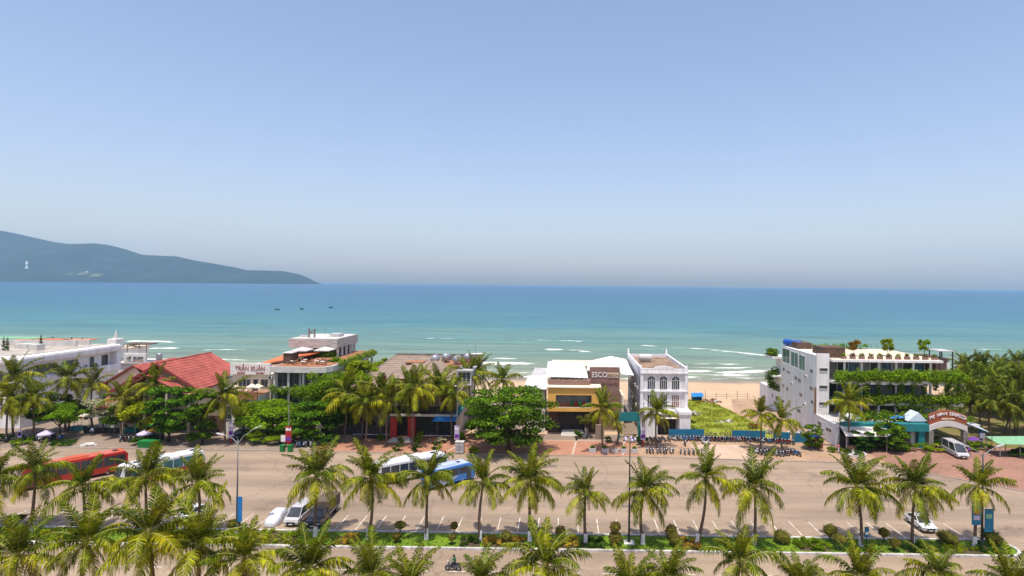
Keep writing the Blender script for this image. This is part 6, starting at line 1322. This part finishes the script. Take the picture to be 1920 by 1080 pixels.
def car(label, loc, rz, body, L=4.4, W_=1.8, H_=1.45, kind_='sedan', name='car', group=None, cat='car', glassk='glassd'):
    t = thing(name, label, cat, loc, rz, group); h = L / 2; w = W_ / 2
    if kind_ == 'sedan': prof = [(-h, .35), (h - .12, .3), (h, .5), (h - .08, .72), (h * .42, .92), (-h * .72, .96), (-h + .02, .88)]; cab = [(h * .46, .9), (h * .1, H_), (-h * .42, H_), (-h * .86, .95)]
    elif kind_ == 'van': prof = [(-h, .38), (h - .1, .34), (h, .6), (h - .1, .95), (h * .68, 1.12), (-h, 1.12)]; cab = [(h * .76, 1.08), (h * .36, H_), (-h + .12, H_), (-h + .02, 1.1)]
    elif kind_ == 'suv': prof = [(-h, .42), (h - .08, .4), (h, .62), (h - .06, 1.0), (h * .38, 1.12), (-h, 1.12)]; cab = [(h * .42, 1.1), (h * .14, H_), (-h + .35, H_), (-h + .1, 1.1)]
    MB().extr([(x, -w, z) for x, z in prof], (0, W_, 0)).build('body', body, t, bevel=.08, local=True)
    n = len(cab); wt = w - .2
    lo = .08
    m = MB(); vs_ = [(x, -(w - lo) if z < 1.13 else -wt, z) for x, z in cab] + [(x, (w - lo) if z < 1.13 else wt, z) for x, z in cab]
    m.add(vs_, [(0, 1, 2, 3), (7, 6, 5, 4), (0, 4, 5, 1), (1, 5, 6, 2), (2, 6, 7, 3), (3, 7, 4, 0)]); m.build('window_glass', M[glassk], t, local=True)
    MB().box(cab[2][0] - .04, cab[1][0] + .04, -wt - .02, wt + .02, H_ - .02, H_ + .05).build('roof', body, t, bevel=.025, local=True)
    for s in (-1, 1):
        for q in (0, .48, 1):
            a_ = Vector((cab[0][0] + (cab[3][0] - cab[0][0]) * q, s * (w - lo + .005), cab[0][1])); b_ = Vector((cab[1][0] + (cab[2][0] - cab[1][0]) * q, s * (wt + .005), H_))
            MB().tube([a_, b_], .045, 5).build('pillar', body, t, local=True)
        MB().box(h - .2, h + .0, s * w * .78 - .2, s * w * .78 + .2, .6, .76).build('headlight', P_['lampc'], t, bevel=.03, local=True)
        MB().box(-h - .02, -h + .05, s * w * .8 - .16, s * w * .8 + .16, .65, .85).build('tail_light', P_['taill'], t, local=True)
        MB().box(cab[0][0] - .25, cab[0][0] - .05, s * (w + .1) - .09, s * (w + .1) + .09, .95, 1.1).build('mirror', body, t, bevel=.02, local=True)
        for x_ in (h * .62, -h * .62): wheel(t, x_, s * (w - .1), .33, .22)
        for x_ in (.35, -.75): MB().box(x_, x_ + .2, s * w - .0, s * w + .02, .82, .86).build('door_handle', P_['chrome'], t, local=True)
    MB().box(h - .03, h + .03, -w * .55, w * .55, .42, .66).build('grille', M['plastic'], t, local=True); MB().box(h + .02, h + .045, -.25, .25, .36, .46).build('number_plate', M['letter'], t, local=True)
    return t
car('white sedan parked nose to the verge near the right end', (45.7, 75.4, 0), R(-90), P_['white'])
car('white hatchback parked behind the near palms at the left', (-47.6, 75, 0), R(-112), P_['white'], 4.1, 1.75, 1.5)
car('silver passenger van parked between the covered car and the dark truck', (-33.7, 74.9, 0), R(-92), P_['silver'], 4.9, 1.85, 1.95, 'van', 'van', None, 'van')
t = car('dark truck with brown canvas box parked nose to the verge', (-30.9, 73.9, 0), R(-90), P_['dark'], 3.8, 1.85, 1.75, 'suv', 'canvas_truck', None, 'truck')
MB().box(-4.7, -.9, -.98, .98, .75, 2.45).build('canvas_box', P_['brown'], t, bevel=.1, local=True); MB().box(-4.7, -.5, -.8, .8, .45, .74).build('chassis', M['plastic'], t, local=True)
for s in (-1, 1): wheel(t, -3.7, s * .8, .36, .24); MB().box(-4.6, -1, s * .99 - .01, s * .99 + .01, .8, 1.0).build('side_rail', M['steel'], t, local=True)
car('silver minibus parked before the arched entrance sign', (71.4, 107.6, .1), R(-97), P_['silver'], 5.8, 2.0, 2.4, 'van', 'minibus', None, 'van')
car('car with white roof cut by the lower right picture edge', (36.8, 58.4, 0), R(180), P_['white'], 4.3, 1.8, 1.5, 'sedan', 'car')
car('small grey car parked behind the red lettered building trees', (-62.6, 112.6, .1), R(-90), P_['dark'], 3.8, 1.7, 1.5, 'suv')
# car under a silver cover
t = thing('covered_car', 'car under a silver white dust cover parked by the verge', 'car', (-36.4, 74.6, 0), R(-90)); m = MB(); nx_, na = 26, 18
def cov(u):
    pts = [(0, .55), (.05, .75), (.25, .98), (.4, 1.42), (.62, 1.45), (.8, 1.1), (.95, .9), (1, .6)]
    for (a_, za), (b_, zb) in zip(pts, pts[1:]):
        if a_ <= u <= b_: q = (u - a_) / (b_ - a_); q = q * q * (3 - 2 * q); return za + (zb - za) * q
rr = random.Random(2)
for i in range(nx_ + 1):
    u = i / nx_; top = cov(u); wd = .92 * (1 - .35 * abs(2 * u - 1) ** 5)
    for k in range(na + 1):
        an = math.pi * k / na; cx_ = math.copysign(abs(math.cos(an)) ** .55, math.cos(an)); sz = math.sin(an) ** .6 if 0 < k < na else 0
        wr = .03 * noise.noise((u * 9, k * .9, 3)); m.v.append((2.25 - u * 4.5 + wr, wd * cx_ * (1 + wr), .08 + (top - .08) * sz + wr))
m.f = [(i * (na + 1) + k, i * (na + 1) + k + 1, (i + 1) * (na + 1) + k + 1, (i + 1) * (na + 1) + k) for i in range(nx_) for k in range(na)]
m.f += [tuple(range(na, -1, -1)), tuple(nx_ * (na + 1) + k for k in range(na + 1))]
m.build('cover', mat('silver_cover_cloth', (.72, .72, .76), .35, .08, 2, metal=.25, bump=.3), t, smooth=True, local=True)
for x_ in (1.4, -1.4):
    for s in (-1, 1): wheel(t, x_, s * .72, .3, .2)

# ------------------------------------------------------------------ motorbikes
def motorbike(label, loc, rz, body, group=None):
    t = thing('motorbike', label, 'motorbike', loc, rz, group)
    for x_ in (.62, -.6): wheel(t, x_, 0, .29, .1)
    MB().extr([(-.7, -.09, .5), (-.35, -.1, .36), (.15, -.1, .3), (.34, -.09, .5), (.2, -.08, .62), (-.3, -.1, .72), (-.85, -.08, .82)], (0, .19, 0)).build('body', body, t, bevel=.03, local=True)
    MB().extr([(.3, -.14, .32), (.42, -.16, .4), (.56, -.13, .92), (.46, -.12, .98)], (0, .28, 0)).build('leg_shield', body, t, bevel=.02, local=True)
    MB().obox((-.3, 0, .79), (.85, .26, .1), (0, R(5), 0)).build('seat', M['plastic'], t, bevel=.03, local=True)
    MB().tube([(.62, .06, .29), (.46, .05, .95)], .03, 5).tube([(.62, -.06, .29), (.46, -.05, .95)], .03, 5).build('fork', M['steel'], t, local=True)
    MB().tube([(.36, -.36, 1.06), (.46, -.12, 1.02), (.46, .12, 1.02), (.36, .36, 1.06)], .022, 5).build('handlebar', M['plastic'], t, local=True)
    MB().ell((.55, 0, .98), (.09, .12, .1), 8, 6).build('headlight', P_['lampc'], t, smooth=True, local=True)
    MB().obox((.64, 0, .6), (.42, .12, .05), (0, R(20), 0)).build('front_fender', body, t, local=True)
    for s in (-1, 1): MB().tube([(.4, s * .3, 1.06), (.4, s * .36, 1.26)], .012, 4).build('mirror_stem', M['plastic'], t, local=True); MB().ell((.4, s * .38, 1.3), (.02, .07, .05), 6, 5).build('mirror', P_['chrome'], t, local=True)
    MB().tube([(-.1, -.13, .3), (-.8, -.16, .42)], [.04, .05], 6).build('exhaust', P_['chrome'], t, local=True)
    MB().box(-.88, -.82, -.06, .06, .68, .76).build('tail_light', P_['taill'], t, local=True)
    return t
BIKEC = [P_['dark'], P_['maroon'], P_['red'], P_['silver'], P_['blue'], P_['white'], paint('grey_blue_paint', (.1, .12, .17))]
protos = [motorbike('motorbike', (15.6 + .01 * i, 114.5, .1), 0, c) for i, c in enumerate(BIKEC)]
used = set()
CN = ['black', 'maroon', 'red', 'silver', 'blue', 'white', 'dark blue']
def bike(x, y, rz, label, group, k):
    if k not in used:
        used.add(k); o = protos[k]; o.location = (x, y, .1); o.rotation_euler = (0, 0, rz); o['label'] = label; o['group'] = group; return o
    return dup(protos[k], (x, y, .1), rz, label, group)
rb_ = random.Random(9)
def bike_row(x0, x1, y0, y1, n, rz, label, group, jy=.25):
    for i in range(n):
        q = (i + .5) / n; k = rb_.choice([0, 0, 0, 1, 2, 3, 4, 5, 6, 6]); num = (ORD + ['twenty ' + w_ for w_ in ORD[:9]])[i]; bike(x0 + (x1 - x0) * q + rb_.uniform(-.12, .12), y0 + (y1 - y0) * q + rb_.uniform(-jy, jy), rz + rb_.uniform(-.15, .15), CN[k] + ' ' + label + ', ' + num + ' from the left', group, k)
bike_row(21.2, 36.2, 115.2, 114.9, 26, R(-58), 'motorbike in the long row by the blue fence', 'motorbikes along the blue fence')
bike_row(36.8, 44, 114.6, 113.4, 11, R(-58), 'motorbike behind the two palms by the fence', 'motorbikes behind the two palms')
bike_row(15.6, 20.8, 113.6, 114.6, 6, R(-70), 'motorbike before the white arched building', 'motorbikes before the white arched building')
bike_row(14.8, 20.2, 106.3, 106.3, 9, R(-95), 'motorbike at the kerb before the arched building', 'kerbside motorbikes before the white arched building', .4)
bike_row(20.8, 25.4, 106.2, 106, 6, R(-95), 'motorbike at the kerb left of the driveway', 'kerbside motorbikes left of the driveway', .3)
bike_row(34.6, 42.6, 106.6, 105.8, 13, R(-80), 'motorbike at the kerb under the two palms', 'kerbside motorbikes under the two palms', .6)
bike(23, 111.6, R(-90), 'motorbike standing alone in front of the long fence row', None or 'single motorbikes', 0)
bike(27.2, 112.6, R(-40), 'pale motorbike standing before the long fence row, right of the single dark one', 'single motorbikes', 5)
bike_row(-49.2, -46.2, 107.6, 107.9, 5, R(-90), 'motorbike parked by the stone lantern', 'motorbikes by the stone lantern')
bike_row(-104, -94.4, 108.8, 110.2, 9, R(-80), 'motorbike among hedges before the long white building', 'motorbikes before the long white building', .8)
bike_row(-83.6, -79.4, 109.6, 109.8, 5, R(-75), 'motorbike parked by the green market canopy', 'motorbikes by the market')
bike(-7.9, 94.3, R(170), 'dark motorbike standing on the road below the big almond tree', 'single motorbikes', 0)

# ------------------------------------------------------------------ people
def person(label, loc, rz, J, cloth, legs, hair, helmet=None, name='person'):
    """one continuous skinned body from joints; J: name -> position (x forward, y left, z up)"""
    t = thing(name, label, 'person', loc, rz)
    R_ = dict(pelvis=.15, spine=.14, chest=.17, neck=.06, head=.095, crown=.085, shl=.075, shr=.075, ell=.05, elr=.05, wrl=.034, wrr=.034, hdl=.036, hdr=.036, hil=.1, hir=.1, knl=.07, knr=.07, anl=.045, anr=.045, tol=.04, tor=.04)
    names = list(R_); me = bpy.data.meshes.new('body'); vs_ = [J[n] for n in names]
    E_ = [('pelvis', 'spine'), ('spine', 'chest'), ('chest', 'neck'), ('neck', 'head'), ('head', 'crown'), ('chest', 'shl'), ('chest', 'shr'), ('shl', 'ell'), ('shr', 'elr'), ('ell', 'wrl'), ('elr', 'wrr'), ('wrl', 'hdl'), ('wrr', 'hdr'), ('pelvis', 'hil'), ('pelvis', 'hir'), ('hil', 'knl'), ('hir', 'knr'), ('knl', 'anl'), ('knr', 'anr'), ('anl', 'tol'), ('anr', 'tor')]
    E_ = [(names.index(a_), names.index(b_)) for a_, b_ in E_]; rads = [R_[n] for n in names]
    for s in ('l', 'r'):                                   # five fingers on each hand
        hd = Vector(J['hd' + s]); d = (hd - Vector(J['wr' + s])).normalized(); sd_ = d.cross(Vector((0, 0, 1))); sd_ = sd_.normalized() if sd_.length > .1 else Vector((1, 0, 0))
        for k in range(5):
            root = hd + sd_ * (k - 2) * .016; L_ = (.05, .075, .08, .075, .06)[k] if k else .05
            dd = d if k else (d * .6 + sd_ * -.8); i0 = len(vs_); vs_ += [tuple(root + dd * L_ * .5), tuple(root + dd * L_ + Vector((0, 0, -.015)))]
            rads += [.0095, .008]; E_ += [(names.index('hd' + s), i0), (i0, i0 + 1)]
    me.from_pydata(vs_, E_, []); o = bpy.data.objects.new('body', me); C.objects.link(o)
    sk = o.modifiers.new('skin', 'SKIN')
    for i, v in enumerate(me.skin_vertices[0].data): v.radius = (rads[i], rads[i]); v.use_root = i == 0
    sb_ = o.modifiers.new('sub', 'SUBSURF'); sb_.levels = 1; sb_.render_levels = 1
    bpy.context.view_layer.update()
    bm_ = bpy.data.meshes.new_from_object(o.evaluated_get(bpy.context.evaluated_depsgraph_get())); bpy.data.objects.remove(o)
    bm_.materials.clear()
    for q in (M['skin'], cloth, legs): bm_.materials.append(q)
    hips = J['pelvis'][2]; idx = []
    hips_v = Vector(J['pelvis'])
    segs = [(Vector(J[a_]), Vector(J[b_]), k) for a_, b_, k in [('pelvis', 'spine', 1), ('spine', 'chest', 1), ('shl', 'ell', 1), ('shr', 'elr', 1), ('ell', 'wrl', 1), ('elr', 'wrr', 1), ('chest', 'shl', 1), ('chest', 'shr', 1), ('hil', 'knl', 2), ('hir', 'knr', 2), ('knl', 'anl', 2), ('knr', 'anr', 2), ('pelvis', 'hil', 2), ('pelvis', 'hir', 2), ('neck', 'head', 0), ('head', 'crown', 0), ('wrl', 'hdl', 0), ('wrr', 'hdr', 0), ('anl', 'tol', 0), ('anr', 'tor', 0)]]
    for p in bm_.polygons:
        best = (9, 0)
        for a_, b_, k in segs:
            ab = b_ - a_; q = max(0, min(1, (p.center - a_).dot(ab) / max(1e-6, ab.length_squared))); d = (p.center - a_ - ab * q).length
            if d < best[0]: best = (d, k)
        idx.append(best[1])
    bm_.polygons.foreach_set('material_index', idx); bm_.polygons.foreach_set('use_smooth', [True] * len(idx))
    obj('body', bm_, t)
    hc = (Vector(J['head']) + Vector(J['crown'])) / 2; f = Vector((1, 0, 0))
    if helmet: MB().ell(hc + Vector((-.01, 0, .05)), (.155, .14, .14), 10, 7).build('helmet', helmet, t, smooth=True, local=True)
    else: MB().ell(hc + Vector((-.025, 0, .045)), (.115, .105, .11), 10, 7).build('hair', hair, t, smooth=True, local=True)
    for s in (-1, 1): MB().ell(hc + Vector((.088, s * .034, -.005)), (.012, .016, .01), 6, 4).build('eye', M['dark'], t, local=True); MB().ell(hc + Vector((-.005, s * .098, -.01)), (.025, .015, .035), 6, 4).build('ear', M['skin'], t, local=True)
    MB().ell(hc + Vector((.105, 0, -.03)), (.02, .014, .025), 6, 4).build('nose', M['skin'], t, local=True); MB().ell(hc + Vector((.092, 0, -.07)), (.01, .026, .008), 6, 4).build('mouth', M['trim'], t, local=True)
    return t
WALK = dict(pelvis=(0, 0, .93), spine=(.01, 0, 1.1), chest=(.02, 0, 1.32), neck=(.02, 0, 1.48), head=(.035, 0, 1.55), crown=(.03, 0, 1.66), shl=(.02, .2, 1.4), shr=(.02, -.2, 1.4), ell=(-.08, .24, 1.14), elr=(.1, -.24, 1.14), wrl=(-.02, .24, .9), wrr=(.26, -.22, .96), hdl=(0, .24, .82), hdr=(.33, -.21, .92),
            hil=(0, .1, .88), hir=(0, -.1, .88), knl=(.18, .1, .5), knr=(-.03, -.1, .48), anl=(.22, .1, .1), anr=(-.28, -.1, .14), tol=(.38, .1, .04), tor=(-.16, -.1, .05))
RIDE = dict(pelvis=(-.22, 0, .9), spine=(-.2, 0, 1.06), chest=(-.13, 0, 1.28), neck=(-.08, 0, 1.44), head=(-.05, 0, 1.51), crown=(-.06, 0, 1.62), shl=(-.11, .19, 1.36), shr=(-.11, -.19, 1.36), ell=(.08, .26, 1.16), elr=(.08, -.26, 1.16), wrl=(.3, .32, 1.1), wrr=(.3, -.32, 1.1), hdl=(.37, .33, 1.09), hdr=(.37, -.33, 1.09),
            hil=(-.18, .12, .87), hir=(-.18, -.12, .87), knl=(.22, .2, .76), knr=(.22, -.2, .76), anl=(.12, .17, .36), anr=(.12, -.17, .36), tol=(.28, .17, .32), tor=(.28, -.17, .32))
black_hair = mat('black_hair', (.02, .016, .014), .6)
bike(-11.6, 62.2, R(174), 'motorbike ridden along the near carriageway by a person in green', 'single motorbikes', 6).location.z = 0
person('person in a green jacket and dark helmet riding the motorbike', (-11.6, 62.2, 0), R(174), RIDE, mat('green_jacket', (.03, .13, .06), .8), mat('dark_trousers', (.03, .03, .045), .85), black_hair, P_['dark'])
person('person in a pale blue shirt and dark trousers walking by the market', (-91.6, 113.2, .1), R(-95), WALK, mat('pale_blue_shirt', (.35, .38, .6), .85), bpy.data.materials['dark_trousers'], black_hair)
person('person in a purple top walking beside the silver minibus', (73.6, 107.2, .1), R(-80), WALK, M['purple'], bpy.data.materials['dark_trousers'], black_hair)
person('person in a pink top by the booth before the cream awning', (50.4, 108.2, .1), R(-120), WALK, mat('pink_top', (.6, .2, .18), .85), M['lilac'], black_hair)
